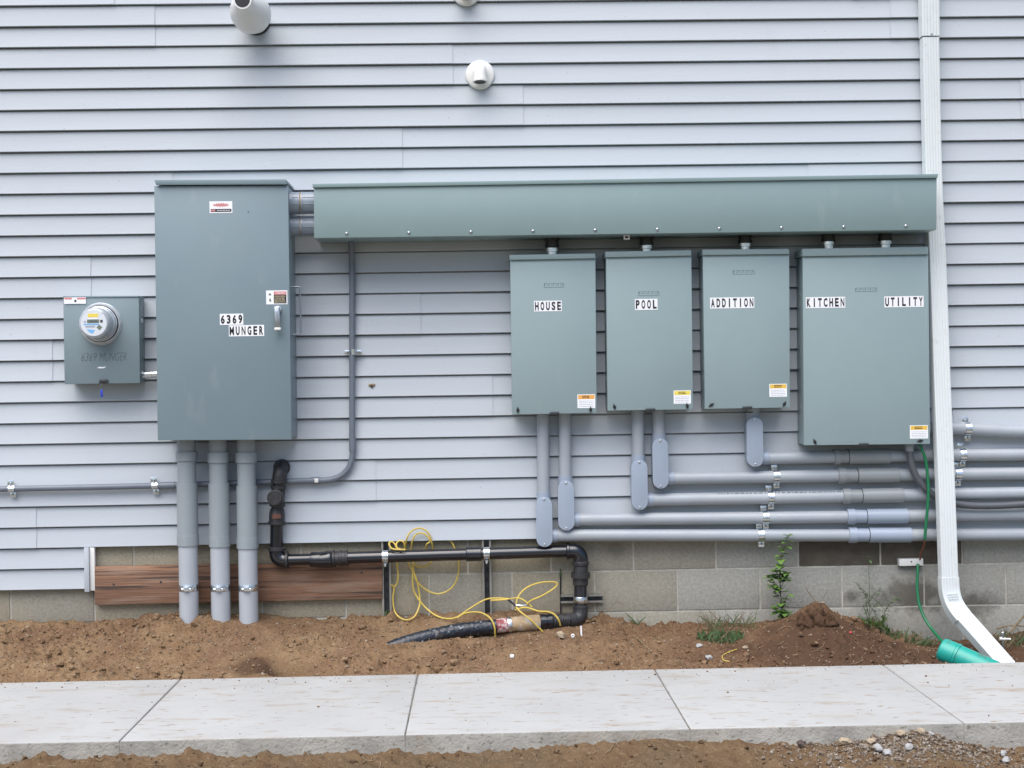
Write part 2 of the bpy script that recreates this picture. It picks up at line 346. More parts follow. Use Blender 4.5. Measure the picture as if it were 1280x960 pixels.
# concrete
cn = mat('sidewalk_concrete', (0.392, 0.396, 0.392), 0.85, var=0.10, vscale=3, bump=0.35, bscale=220)
overlay(cn, (0.29, 0.235, 0.175), noise_mask(cn, 9, 0.56, 0.68, stretch=(0.45, 1.5, 1)), 0.6)
overlay(cn, (0.25, 0.185, 0.125), noise_mask(cn, 30, 0.60, 0.66, stretch=(0.4, 1.4, 1), off=(7, 1, 0)), 0.9)
overlay(cn, (0.30, 0.27, 0.24), noise_mask(cn, 75, 0.70, 0.76, off=(1, 5, 0)), 0.4)
overlay(cn, (0.29, 0.25, 0.20), noise_mask(cn, 1.6, 0.55, 0.85), 0.30)
M['concrete'] = cn
ce = mat('concrete_form_face', (0.36, 0.35, 0.32), 0.95, var=0.35, vscale=9, bump=1.0, bscale=90, detail=8)
overlay(ce, (0.13, 0.115, 0.09), noise_mask(ce, 42, 0.58, 0.66, stretch=(1, 1, 1.3)), 0.8)
overlay(ce, (0.28, 0.21, 0.14), noise_mask(ce, 5, 0.55, 0.8), 0.5)
M['concrete_edge'] = ce
M['leaf'] = mat('leaf_green', (0.13, 0.25, 0.05), 0.55, var=0.4, vscale=60)
M['leaf2'] = mat('leaf_dull', (0.085, 0.15, 0.055), 0.6, var=0.45, vscale=60)
M['dry'] = mat('dry_stem', (0.22, 0.17, 0.10), 0.9, var=0.4, vscale=50)
M['straw'] = mat('pale_straw', (0.34, 0.26, 0.16), 0.9, c2=(0.13, 0.085, 0.05), vscale=6)
M['stem'] = mat('weed_stem', (0.10, 0.11, 0.05), 0.7, var=0.3, vscale=50)
M['rock_tan'] = mat('tan_rock', (0.40, 0.32, 0.23), 0.9, var=0.35, vscale=30, bump=0.8, bscale=90)
M['rock_grey'] = mat('grey_rock', (0.40, 0.40, 0.40), 0.9, var=0.3, vscale=40, bump=0.8, bscale=90)
M['rock_dark'] = mat('dark_rock', (0.075, 0.055, 0.045), 0.9, var=0.3, vscale=30, bump=0.8, bscale=90)

# ================================================================== HOUSE WALL
ROW = 0.1016*0.9912
Z0 = CZ+1.82368                              # bottom edge of lap number 0
def zrow(k): return Z0-ROW*k
XL, XR = -6.0, 6.0
house = tag(empty('house', (0, 0.15, 0.0)), 'pale grey vinyl sided house wall on a concrete block foundation', 'house')
zb = zrow(26)
siding = MB().box(XL, XR, 0.024, 0.30, zb-0.002, zrow(-14)).build('siding', M['sheath'], house)
def lap_profile(k):
    """(Y, Z) outline of lap k, from its top to its bottom; bottom edge at zrow(k)"""
    zt = zrow(k-1); z = zrow(k)
    return [(0.016, zt+0.004), (0.016, zt-0.0066), (0.0015, zt-0.0074), (0.0000, zt-0.018), (-0.0055, zt-0.05), (-0.0118, z+0.006), (-0.0128, z+0.002), (-0.0118, z), (0.014, z+0.0006)]
def siding_panel(k0, nl, x0, x1, over):
    seg = max(2, int((x1-x0)/0.09)); mb = MB()
    for k in range(k0, k0+nl):
        pr = lap_profile(k); n = len(pr); vs_ = []; fs = []
        ph = random.uniform(0, 50)
        for i in range(seg+1):
            x = x0+(x1-x0)*i/seg
            wv = 0.0022*noise.noise((x*0.9, k*0.37+ph*0, 3.1))+0.0008*noise.noise((x*3.1, k*1.7, 9.0))
            dz = 0.0012*noise.noise((x*0.7, k*0.21, 5.5))
            for j, (y, z) in enumerate(pr):
                a_ = min(1, j/4)
                vs_.append((x, y+wv*a_-over, z+dz))
        for i in range(seg):
            for j in range(n-1):
                fs.append((i*n+j, (i+1)*n+j, (i+1)*n+j+1, i*n+j+1))
        mb.add(vs_, fs)
    return mb.build('siding_panel', M['siding'], siding, ang=30)
seams = {0: [188], 2: [560], 4: [648, 1275], 6: [497], 8: [210, 1010], 10: [850], 12: [108, 590], 14: [520], 16: [830, 60], 18: [610], 20: [270], 22: [464], 24: [870, 40]}
for k0 in range(-12, 26, 2):
    xs = sorted(at(p, 10+26*k0).x for p in seams.get(k0, [random.uniform(100, 1200)]))
    full = [xs[0]]
    while full[0]-3.6 > XL: full.insert(0, full[0]-3.6)
    for s_ in xs[1:]: full.append(s_)
    while full[-1]+3.6 < XR: full.append(full[-1]+3.6)
    full = [XL]+full+[XR]
    for i in range(len(full)-1):
        siding_panel(k0+1, 2, full[i], full[i+1]+(0.022 if i < len(full)-2 else 0), 0.0032 if i % 2 else 0.0)
# the two lower laps at the left end, their J-channel and corner post
xj = at(107, 710).x
siding_panel(27, 2, XL, xj-0.002, 0.0)
MB().box(XL, xj, 0.024, 0.10, zrow(28)-0.002, zb-0.003).build('lower_sheathing', M['sheath'], house)
p0 = at(106.5, 684); p1 = at(112.5, 739)
MB().box(p0.x, p1.x+0.004, -0.026, 0.02, p1.z, zrow(26)-0.001).build('channel_trim', M['trim'], house, bevel=0.002)
MB().box(p1.x+0.0045, at(119, 700).x, -0.012, 0.02, p1.z+0.004, zrow(26)-0.001).build('channel_trim', M['white_pvc'], house, bevel=0.0015)
# small foam plug in the siding
# foundation blocks: courses
YB = 0.028
def fz(py, px=950): return at(px, py, YB).z
ZC = [fz(710.0), fz(760.5)]                  # bed joints measured by the tall weed
CH = 0.2032; bedz = ZC[0]
foundation = MB().box(XL, XR, YB+0.0042, 0.32, bedz-0.75, zb-0.004).build('foundation', M['mortar'], house)
def block_mesh():
    mb = MB().box(-0.1985, 0.1985, 0, 0.12, -0.0972, 0.0972)
    o = mb.build('block', M['block_grey'], None, bevel=0.0022, seg=2); me = o.data; bpy.data.objects.remove(o); return me
bmeshes = {}
base_me = block_mesh()
for k in ('block_warm', 'block_grey', 'block_cool', 'block_damp'):
    me = base_me.copy(); me.materials.clear(); me.materials.append(M[k]); bmeshes[k] = me
ja = at(950, 735, YB).x                      # a head joint of the second course
jb = at(895, 695, YB).x                      # a head joint of the upper course
rng = random.Random(3)
for r in range(4):
    zc = bedz+CH/2-r*CH; j0 = (jb if r % 2 == 0 else ja)
    n0 = int((XL+0.3-j0)//0.4064)
    x = j0+n0*0.4064
    while x < XR-0.5:
        cx = x+0.2032; px = 640+cx*256
        kind = 'block_warm' if cx < 0.45 else ('block_grey' if cx < 1.0 else 'block_cool')
        if rng.random() < 0.25 and cx < 1.0: kind = 'block_grey'
        if r == 0 and 1.55 < cx < 2.4: kind = 'block_damp'
        top = zc+0.0965
        sz = 1.0; z = zc
        if r == 0:                           # upper course is cut off by the siding
            ztop = zb-0.006; z = (ztop+(zc-0.0965))/2; sz = (ztop-(zc-0.0965))/0.193
        o = bpy.data.objects.new('block', bmeshes[kind]); col.objects.link(o); o.parent = foundation
        o.location = Vector((cx, YB+rng.uniform(-0.001, 0.0006), z))-WL[foundation.name]; o.scale = (1, 1, sz)
        o.rotation_euler = (0, rng.uniform(-0.002, 0.002), rng.uniform(-0.003, 0.003))
        x += 0.4064

# ================================================================== GROUND
SWZ = -0.10; SY0, SY1 = -0.69, -1.74         # sidewalk top, back edge, front edge
gnd = MB().add([(-400, -400, -0.55), (400, -400, -0.55), (400, 400, -0.55), (-400, 400, -0.55)], [(0, 1, 2, 3)]).build('ground', M['ground'])
tag(gnd, kind='structure')
wall_px = [(-600, 776), (0, 776), (60, 778), (110, 778), (150, 773), (200, 768), (240, 767), (330, 766), (370, 772), (420, 772), (460, 766), (490, 767), (530, 768), (560, 764), (600, 766), (640, 764), (700, 768), (740, 774), (770, 775), (830, 779), (880, 780), (940, 781), (975, 774), (1000, 768), (1020, 764), (1045, 772), (1070, 781), (1110, 790), (1150, 799), (1200, 801), (1240, 794), (1280, 790), (1900, 790)]
wall_z = [(at(x, y, YB).x, at(x, y, YB).z) for x, y in wall_px]
def lerp_tab(tab, x):
    if x <= tab[0][0]: return tab[0][1]
    for (a0, b0), (a1, b1) in zip(tab, tab[1:]):
        if x <= a1: return b0+(b1-b0)*(x-a0)/(a1-a0)
    return tab[-1][1]
def G(x, y, cx, cy, sx, sy): return math.exp(-((x-cx)/sx)**2-((y-cy)/sy)**2)
def fbm(x, y, z, o=5):
    s = 0; a_ = 0.5; f = 1
    for i in range(o):
        s += a_*noise.noise((x*f, y*f, z)); a_ *= 0.5; f *= 2.03
    return s
gx = {}
for nme, px, py, Y in (('hole', 365, 830, -0.50), ('hole2', 585, 770, -0.06), ('mound', 1018, 762, -0.09), ('mound2', 985, 785, -0.22), ('low', 1230, 800, -0.3)):
    gx[nme] = (at(px, py, Y).x, Y)
def rough_at(x, y):
    k = min(1, max(0, 0.5+1.5*noise.noise((x*1.7+3.3, y*3.0, 6.1))))
    return k*k*(3-2*k)
def hsoil(x, y):
    t = min(1, max(0, (-y+0.02)/0.70)); s = t*t*(3-2*t)*0.55+t*0.45
    zs = SWZ-0.012-0.05*min(1, max(0, (x-0.9)/1.0))
    z = lerp_tab(wall_z, x)*(1-s)+zs*s
    z -= 0.20*G(x, y, gx['hole'][0], -0.53, 0.085, 0.065); z += 0.025*G(x, y, gx['hole'][0]+0.16, -0.56, 0.07, 0.08)
    z -= 0.05*G(x, y, gx['hole2'][0], -0.05, 0.11, 0.05)
    z += 0.055*G(x, y, gx['mound'][0], -0.12, 0.10, 0.08)+0.035*G(x, y, gx['mound'][0]+0.02, -0.05, 0.035, 0.035)
    z += 0.045*G(x, y, gx['mound2'][0], -0.24, 0.17, 0.11)
    z -= 0.03*G(x, y, 2.45, -0.35, 0.35, 0.25)
    z += 0.03*G(x, y, -1.35, -0.16, 0.35, 0.08)-0.05*G(x, y, 0.02, -0.19, 0.40, 0.085)+0.02*G(x, y, 0.1, -0.06, 0.35, 0.05)
    edge = min(1, max(0, (0.70+y)/0.08))
    n = 0.034*fbm(x*3.1, y*3.1, 1.7, 4)
    v = fbm(x*17, y*17, 4.2, 4); n += 0.030*v
    cl = max(0, noise.noise((x*26, y*30, 8.8))-0.15); n += 0.022*cl
    cl = max(0, noise.noise((x*72, y*75, 2.8))-0.05); n += 0.013*cl
    z += 0.05*G(x, y, gx['mound'][0]-0.03, -0.22, 0.30, 0.16)
    return z+n*(0.25+0.75*edge)*(0.45+1.15*rough_at(x, y))
def grid(x0, x1, y0, y1, d, h):
    nx = int((x1-x0)/d); ny = max(2, int(abs(y1-y0)/d)); vs_ = []; fs = []
    for j in range(ny+1):
        y = y0+(y1-y0)*j/ny
        for i in range(nx+1):
            x = x0+(x1-x0)*i/nx; vs_.append((x, y, h(x, y)))
    for j in range(ny):
        for i in range(nx):
            a_ = j*(nx+1)+i; fs.append((a_, a_+1, a_+nx+2, a_+nx+1))
    m_ = MB(); m_.add(vs_, fs); return m_
bed = grid(-2.9, 3.1, 0.05, -0.705, 0.0070, hsoil)
bo = bed.build('soil_bed', M['soil'], ang=180); tag(bo, kind='structure')
front_px = [(-300, 955), (0, 958), (25, 951), (60, 947), (100, 951), (130, 948), (190, 949), (240, 942), (280, 950), (330, 945), (400, 945), (450, 941), (520, 945), (640, 940), (705, 933), (780, 930), (890, 928), (990, 934), (1040, 930), (1090, 924), (1155, 917), (1190, 925), (1235, 937), (1280, 940), (1600, 945)]
front_z = [(at(x, y, -1.76).x, at(x, y, -1.76).z) for x, y in front_px]
def hfront(x, y):
    t = min(1, max(0, (-1.76-y)/1.2))
    z = lerp_tab(front_z, x)-0.014*min(1, max(0, (-1.76-y)/0.25))-0.04*t
    n = 0.03*fbm(x*4, y*4, 11.7, 4)*min(1, (-1.70-y)/0.1)+0.030*fbm(x*18, y*18, 3.2, 4)
    cl = max(0, noise.noise((x*34, y*34, 8.8))-0.10); n += 0.026*cl
    cl = max(0, noise.noise((x*75, y*75, 2.8))-0.10); n += 0.016*cl
    return z+n-0.25*max(0, (-2.75-y))**1.5
fo = grid(-2.6, 2.8, -1.73, -3.3, 0.011, hfront).build('soil_front', M['soil2'], ang=180); tag(fo, kind='structure')
# sidewalk
sw = MB().box(-6, 6, SY1+0.0012, SY0-0.008, -0.40, SWZ-0.011).build('sidewalk', M['concrete_edge'], loc=(0, SY1, SWZ)); tag(sw, kind='structure')
jx = [-5.46, -4.43, -3.40, -2.368, -1.333, -0.296, 0.746, 1.757, 2.79, 3.82, 4.85, 5.8]
for i in range(len(jx)-1):
    x0 = jx[i]+0.0014; x1 = jx[i+1]-0.0014
    mb = MB().box(x0, x1, SY1, SY0, -0.34, SWZ)
    o = mb.build('slab', M['concrete'], sw, bevel=0.009, seg=3, topz=SWZ-0.01)
    o.data.materials.append(M['concrete_edge'])
    for p in o.data.polygons:
        if p.normal.z < 0.6: p.material_index = 1
    o.rotation_euler = (0, random.uniform(-0.0006, 0.0006), 0)

# scattered clods and pebbles, too many to count
ico = bmesh.new(); bmesh.ops.create_icosphere(ico, subdivisions=1, radius=1.0)
IV = [v.co.copy() for v in ico.verts]; IF = [tuple(v.index for v in f.verts) for f in ico.faces]; ico.free()
ico = bmesh.new(); bmesh.ops.create_icosphere(ico, subdivisions=2, radius=1.0)
IV2 = [v.co.copy() for v in ico.verts]; IF2 = [tuple(v.index for v in f.verts) for f in ico.faces]; ico.free()
def lump(mb, p, r, rnd, flat=0.75, hi=False):
    s = rnd.uniform(0, 99); M3 = Matrix.Rotation(rnd.uniform(0, 6.28), 3, 'Z') @ Matrix.Rotation(rnd.uniform(-0.5, 0.5), 3, 'X')
    ax = (rnd.uniform(0.8, 1.35), rnd.uniform(0.75, 1.1), flat*rnd.uniform(0.8, 1.15)); vs_ = []
    for v in (IV2 if hi else IV):
        k = 1+0.45*noise.noise((v.x*1.4+s, v.y*1.4, v.z*1.4))
        vs_.append(Vector(p)+M3 @ Vector((v.x*ax[0]*k*r, v.y*ax[1]*k*r, v.z*ax[2]*k*r)))
    mb.add(vs_, IF2 if hi else IF)
rnd = random.Random(11)
cl = MB(); pb = MB(); cf = MB()
for i in range(13000):
    x = rnd.uniform(-2.7, 2.9); y = rnd.uniform(-0.68, 0.0)
    r = 0.0021*math.exp(rnd.gauss(0.3, 0.62))
    r = min(r, 0.022)
    if rnd.random() > 0.35+0.75*rough_at(x, y): continue
    lump(cl, (x, y, hsoil(x, y)+r*0.25), r, rnd)
for i in range(2600):
    x = rnd.uniform(-2.3, 2.5); y = rnd.uniform(-2.6, -1.75)
    r = min(0.0025*math.exp(rnd.gauss(0.4, 0.5)), 0.015)
    lump(cf, (x, y, hfront(x, y)+r*0.25), r, rnd)
for i in range(190):                         # larger broken clods, gathered in patches
    x = rnd.uniform(-2.6, 2.5); y = rnd.uniform(-0.62, -0.02)
    if rough_at(x, y) < 0.45: continue
    r = rnd.uniform(0.008, 0.021); lump(cl, (x, y, hsoil(x, y)+r*0.15), r, rnd, hi=True)
for i in range(360):                         # crumbs tracked onto the slabs
    x = rnd.uniform(-2.3, 2.5); y = SY0-abs(rnd.gauss(0, 0.10)) if i < 270 else rnd.uniform(SY1+0.02, SY0)
    r = min(0.0014*math.exp(rnd.gauss(0.1, 0.5)), 0.005)
    if y > SY1+0.01: lump(cl, (x, y, SWZ+r*0.4), r, rnd)
for i in range(2400):
    x = rnd.uniform(-2.7, 2.4); y = rnd.uniform(-0.68, -0.01)
    r = 0.0024*math.exp(rnd.gauss(0.15, 0.4)); lump(pb, (x, y, hsoil(x, y)+r*0.3), r, rnd)
tag(cl.build('soil_clods', M['clod'], ang=20), 'loose brown soil crumbs strewn over the bare earth', 'soil', kind='stuff')
tag(pb.build('pebbles', M['pebble'], ang=20), 'small pale pebbles sprinkled over the brown soil', 'pebbles', kind='stuff')
tag(cf.build('soil_crumbs', M['crumb'], ang=20), 'darker damp soil crumbs in front of the sidewalk', 'soil', kind='stuff')
rf = MB()
for i in range(230):                         # dry roots and straw
    fr_ = i % 4 == 0
    x = rnd.uniform(-2.4, 2.5); y = rnd.uniform(-1.95, -1.77) if fr_ else rnd.uniform(-0.66, -0.03); hh_ = hfront if fr_ else hsoil
    an = rnd.uniform(0, 6.28); ln = rnd.uniform(0.02, 0.075); k_ = rnd.uniform(-0.6, 0.6); q = []
    for j in range(4):
        a_ = an+k_*j; x += math.cos(a_)*ln/3; y2 = y+math.sin(a_)*ln/3; y = min(max(y2, -2.0), -1.765) if fr_ else min(max(y2, -0.67), -0.02)
        q.append(Vector((x, y, hh_(x, y)+0.004+0.006*rnd.random())))
    rf.tube(q, rnd.uniform(0.0007, 0.0016), 4)
tag(rf.build('root_fibres', M['straw'], ang=60), 'dry roots and straw lying loose on the soil', 'roots', kind='stuff')
gv = MB()
for i in range(2600):
    px = rnd.gauss(1130, 75)
    p = at(px, 935, -1.8); x = p.x; y = -1.755-abs(rnd.gauss(0, 0.16))
    if not 0.95 < x < 2.4: continue
    r = min(0.0032*math.exp(rnd.gauss(0.15, 0.45)), 0.010); lump(gv, (x, y, hfront(x, y)+r*0.4), r, rnd)
tag(gv.build('gravel', M['gravel'], ang=20), 'heap of small mixed gravel against the sidewalk edge', 'gravel', kind='stuff')

# ================================================================== ENCLOSURES
def corners(tl, tr, br, bl, Y):
    return [(at(*p, Y).x, at(*p, Y).z) for p in (tl, tr, br, bl)]
def rect(x0, y0, x1, y1, Y):
    c = at((x0+x1)/2, (y0+y1)/2, Y); m_ = mpp(Y); hw = (x1-x0)/2*m_; hh = (y1-y0)/2*m_
    return c.x-hw, c.x+hw, c.z-hh, c.z+hh
def tilt(o, px, py, Y, deg):
    pass
def plate(name, x0, y0, x1, y1, Y, material, parent, t=0.0010, dy=0.0):
    a_, b_, c_, d_ = rect(x0, y0, x1, y1, Y)
    return MB().box(a_, b_, Y-t-dy, Y-dy, c_, d_).build(name, material, parent)
def name_plate(word, x0, y0, x1, y1, Y, parent, n):
    a_, b_, c_, d_ = rect(x0, y0, x1, y1, Y)
    pl = MB().box(a_, b_, Y-0.0009, Y, c_, d_).build('name_plate', M['white'], parent)
    pl['label'] = 'white name plate with the word '+word
    cw = (b_-a_)/n
    g = cw*0.16; h = d_-c_
    t = MB()
    for i, ch in enumerate(word):
        cx = a_+cw*(i+0.5); hw = cw*0.33
        if ch == 'I': hw = cw*0.11
        if ch == 'M': hw = cw*0.38
        q = text_mb(ch, cx-hw, cx+hw, c_+h*0.10, d_-h*0.10, Y-0.0013, offset=0.026 if ch in 'MN' else 0.042)
        t.add(q.v, q.f)
        if ch == 'O' or ch == 'D': pass
    t.build('lettering', M['ink'], pl)
def print_lines(parent, x0, y0, x1, y1, Y, material, rows, rnd_, fill=0.45, dashes=3):
    """rows of unreadably small print, as flat ink"""
    a_, b_, c_, d_ = rect(x0, y0, x1, y1, Y); mb = MB(); rh = (d_-c_)/rows
    for r in range(rows):
        z = d_-rh*(r+0.5); x = a_
        while x < b_-0.003:
            wd_ = min(b_-x, rnd_.uniform(0.004, 0.016))
            mb.add([(x, Y, z-rh*fill/2), (x+wd_, Y, z-rh*fill/2), (x+wd_, Y, z+rh*fill/2), (x, Y, z+rh*fill/2)], [(0, 1, 2, 3)])
            x += wd_+0.002
    return mb.build('small_print', material, parent)
prn = random.Random(21)
def warning_sticker(x0, y0, x1, y1, Y, parent, head):
    pl = plate('warning_sticker', x0, y0, x1, y1, Y, M['white'], parent, 0.0006)
    hh = (y1-y0)*0.34
    a_, b_, c_, d_ = rect(x0+0.8, y0+0.7, x1-0.8, y0+hh, Y)
    MB().box(a_, b_, Y-0.0010, Y-0.0007, c_, d_).build('header_band', M[head], pl)
    print_lines(pl, x0+6, y0+1.2, x1-6, y0+hh-0.6, Y-0.0013, M['ink'], 2, prn, 0.5)
    print_lines(pl, x0+2, y0+hh+1.5, x1-2, y1-1.0, Y-0.0010, M['greyink'], 4, prn, 0.28)
def stamped_mark(x0, y0, x1, y1, Y, parent):
    a_, b_, c_, d_ = rect(x0, y0, x1, y1, Y); mb = MB(); t = 0.0016
    mid = (c_+d_)/2
    mb.box(a_, b_, Y-0.0006, Y, c_, c_+t)
    n = 9; cw = (b_-a_)/n
    for i in range(n):
        x = a_+cw*i
        mb.box(x+cw*0.12, x+cw*0.80, Y-0.0006, Y, d_-t*1.1, d_)
        if i % 2 == 0: mb.box(x+cw*0.2, x+cw*0.42, Y-0.0006, Y, mid-0.001, d_-t*1.4)
        else: mb.box(x+cw*0.3, x+cw*0.8, Y-0.0006, Y, mid-0.001, mid+t)
    mb.box(a_, a_+t, Y-0.0006, Y, c_+t, d_-t*1.2); mb.box(b_-t, b_, Y-0.0006, Y, c_+t, d_-t*1.2)
    mb.build('maker_mark', M['emboss'], parent)
def diamond(px, py, Y, deg, parent, h=0.034, wd_=0.017):
    c = at(px, py, Y); mb = MB(); s, k = math.sin(R(deg)), math.cos(R(deg))
    pts = [(0, h/2), (wd_*0.28, wd_*0.3), (wd_/2, 0), (wd_*0.28, -wd_*0.3), (0, -h/2), (-wd_*0.28, -wd_*0.3), (-wd_/2, 0), (-wd_*0.28, wd_*0.3)]
    mb.prism([(c.x+x*k+z*s, c.z-x*s+z*k) for x, z in pts], Y-0.006, Y)
    mb.build('quarter_turn_latch', M['black'], parent, bevel=0.0015)

YP = -0.170
def panel(label, cap_t, cap_b, bot, words, mark, stick, head, dia, tab):
    c = corners(cap_b[0], cap_b[1], bot[1], bot[0], YP)
    cx = (c[2][0]+c[3][0])/2; t = thing('breaker_panel', label, 'electrical panel', (cx, 0, c[2][1]), 'breaker panels under the trough')
    # box body behind the cover, a little narrower
    ins = 0.004
    bc = [(c[0][0]+ins, c[0][1]-0.002), (c[1][0]-ins, c[1][1]-0.002), (c[2][0]-ins, c[2][1]+0.003), (c[3][0]+ins, c[3][1]+0.003)]
    MB().prism(bc, YP+0.030, -0.016).build('box', M['steel_panel'], t, bevel=0.002)
    MB().prism(c, YP, YP+0.0295).build('cover', M['steel_panel'], t, bevel=0.0025)
    h = corners(cap_t[0], cap_t[1], cap_b[1], cap_b[0], YP-0.012)
    h[2] = (h[2][0], h[2][1]); h[3] = (h[3][0], h[3][1])
    mb = MB(); mb.prism([(h[0][0], h[0][1]), (h[1][0], h[1][1]), (h[2][0], h[2][1]+0.0005), (h[3][0], h[3][1]+0.0005)], YP-0.012, YP-0.0005)
    mb.prism([(h[0][0]+0.0006, h[0][1]-0.0006), (h[1][0]-0.0006, h[1][1]-0.0006), (h[1][0]-0.0006, c[1][1]+0.0004), (h[0][0]+0.0006, c[0][1]+0.0004)], YP-0.0004, -0.018)
    mb.build('rain_cap', M['steel_panel'], t, bevel=0.0012)
    for wrd, r in words: name_plate(wrd, *r, YP, t, len(wrd))
    stamped_mark(*mark, YP, t)
    warning_sticker(*stick, YP, t, head)
    for d in dia: diamond(d[0], d[1], YP, d[2], t)
    a_, b_, c_, d_ = rect(tab[0]-6, tab[1]-2, tab[0]+6, tab[1]+1.5, YP)
    MB().box(a_, b_, YP-0.007, YP-0.0003, c_, d_).build('hasp', M['dark_metal'], t, bevel=0.002)
    # knock-out discs on the left side of the box
    mb = MB()
    for f in (0.2, 0.5, 0.8):
        zz = c[3][1]+(c[0][1]-c[3][1])*f; xx = bc[0][0]+(bc[3][0]-bc[0][0])*(1-f)
        mb.tube([(xx-0.0012, -0.085, zz), (xx+0.002, -0.085, zz)], 0.014, 16)
    mb.build('knockout', M['steel_panel'], t)
    return t
panel('narrow grey steel panel with white HOUSE name plate', ((636.5, 318.7), (743.7, 316.7)), ((637.6, 325), (744.3, 322.9)), ((640.2, 518.2), (746, 516.2)),
      [('HOUSE', (667.5, 375.9, 702.3, 389.2))], (680, 354, 705, 359.4), (721.8, 493, 744.0, 510), 'orange', [(647.2, 512.7, 0), (738.3, 512.0, 0)], (693, 517))
panel('narrow grey steel panel with white POOL name plate', ((756.4, 314.7), (863.8, 312.5)), ((757.5, 321.8), (864.3, 319.5)), ((759.5, 513.4), (866.3, 511.7)),
      [('POOL', (793.5, 373.6, 822, 387.4))], (798, 364.3, 824, 369.6), (842, 488, 863.6, 504.6), 'yellowink', [(768, 508.6, -14), (859, 507.5, -10)], (813, 512.5))
panel('narrow grey steel panel with white ADDITION name plate', ((877.8, 311.9), (986.0, 311.0)), ((878.5, 319), (986.6, 317.5)), ((881.2, 511.2), (987.5, 509.5)),
      [('ADDITION', (887.4, 371.6, 943, 385.4))], (916, 337.8, 943, 342.9), (961.6, 479.8, 983.7, 496), 'amber', [(889, 506.2, 58), (980.4, 505, 28)], (934, 510))
panel('wide grey steel panel with KITCHEN and UTILITY name plates', ((1002.4, 311), (1160.2, 308.3)), ((1003.3, 320.4), (1160.4, 318)), ((1005, 556.7), (1162.7, 555.0)),
      [('KITCHEN', (1007, 371.2, 1056.8, 385)), ('UTILITY', (1105, 370.2, 1154.8, 384))], (1069, 359.7, 1096.3, 364.5), (1137.2, 531.6, 1160, 548.2), 'amber', [(1018.4, 552.3, -25), (1150, 551, 82)], (1079.5, 556))

# --- wire trough
YT = -0.262
c = corners((392.2, 234.6), (1171, 222.5), (1170.6, 287.2), (392.4, 297.7), YT)
tr = thing('wire_trough', 'long sage green steel wire trough above the four panels', 'trough', ((c[0][0]+c[1][0])/2, 0, c[2][1]))
MB().prism(c, YT+0.003, -0.016).build('trough_box', M['steel_trough'], tr, bevel=0.0015)
MB().prism([(c[0][0]+0.001, c[0][1]-0.001), (c[1][0]-0.001, c[1][1]-0.001), (c[2][0]-0.001, c[2][1]+0.0005), (c[3][0]+0.001, c[3][1]+0.0005)], YT-0.001, YT+0.0026).build('front_cover', M['steel_trough'], tr, bevel=0.001)
h = corners((390.3, 229.7), (1173, 217.4), (1171.8, 222.3), (391.4, 234.4), YT-0.012)
mb = MB().prism([h[0], h[1], h[2], h[3]], YT-0.012, YT-0.0015)
mb.prism([(h[0][0]+0.0005, h[0][1]-0.0005), (h[1][0]-0.0005, h[1][1]-0.0005), (h[1][0]-0.0005, c[1][1]+0.0003), (h[0][0]+0.0005, c[0][1]+0.0003)], YT-0.0014, -0.017)
mb.build('drip_lid', M['steel_trough'], tr, bevel=0.001)
for i in range(10):
    px = 433.3+77.65*i; py = 292.4-0.0136*(px-433)-0.3
    p = at(px, py, YT)
    s_ = MB().rod((p.x, YT-0.0010, p.z), (p.x, YT-0.0075, p.z), [(0, 0.0080), (0.35, 0.0078), (0.8, 0.0055), (1, 0.002)], 12).build('screw', M['alu'], tr)
    MB().box(p.x-0.0045, p.x+0.0045, YT-0.0082, YT-0.0070, p.z-0.0012, p.z+0.0012).build('slot', M['ink'], s_)
a_, b_, c2_, d_ = rect(779.5, 293.3, 787, 298.5, -0.20)
tg_ = MB().box(a_, b_, -0.203, -0.200, c2_-0.004, d_-0.002).build('inspection_tag', M['white'], tr)
MB().box(a_+0.007, b_-0.007, -0.2042, -0.2032, c2_+0.002, d_-0.008).build('tag_mark', M['ink'], tg_)

# --- short fittings between trough and panels
def pipe_fitting(px, y0, y1, label):
    a_ = at(px, y0, -0.09); b_ = at(px, y1, -0.09); b_.x = a_.x
    t = thing('conduit_fitting', label, 'pipe fitting', (a_.x, -0.09, b_.z), 'fittings between trough and panels')
    L = a_.z-b_.z
    MB().rod((a_.x, -0.09, a_.z+0.006), (a_.x, -0.09, b_.z+L*0.42), [(0, 0.036), (0.35, 0.036), (0.36, 0.031), (0.75, 0.031), (0.76, 0.034), (1, 0.034)], 20).build('hub', M['dark_metal'], t)
    MB().rod((a_.x, -0.09, b_.z+L*0.42), (a_.x, -0.09, b_.z-0.010), [(0, 0.030), (0.1, 0.035), (0.5, 0.035), (0.52, 0.029), (1, 0.029)], 12).build('locknut', M['galv'], t)
for px, y0, y1, nm in ((690, 297, 318, 'above the HOUSE panel'), (808, 295, 314, 'above the POOL panel'), (931, 293, 311, 'above the ADDITION panel'), (1035, 291, 309, 'above the KITCHEN name plate'), (1106, 290, 308, 'above the UTILITY name plate')):
    pipe_fitting(px, y0, y1, 'dark conduit fitting with bright locknut '+nm)

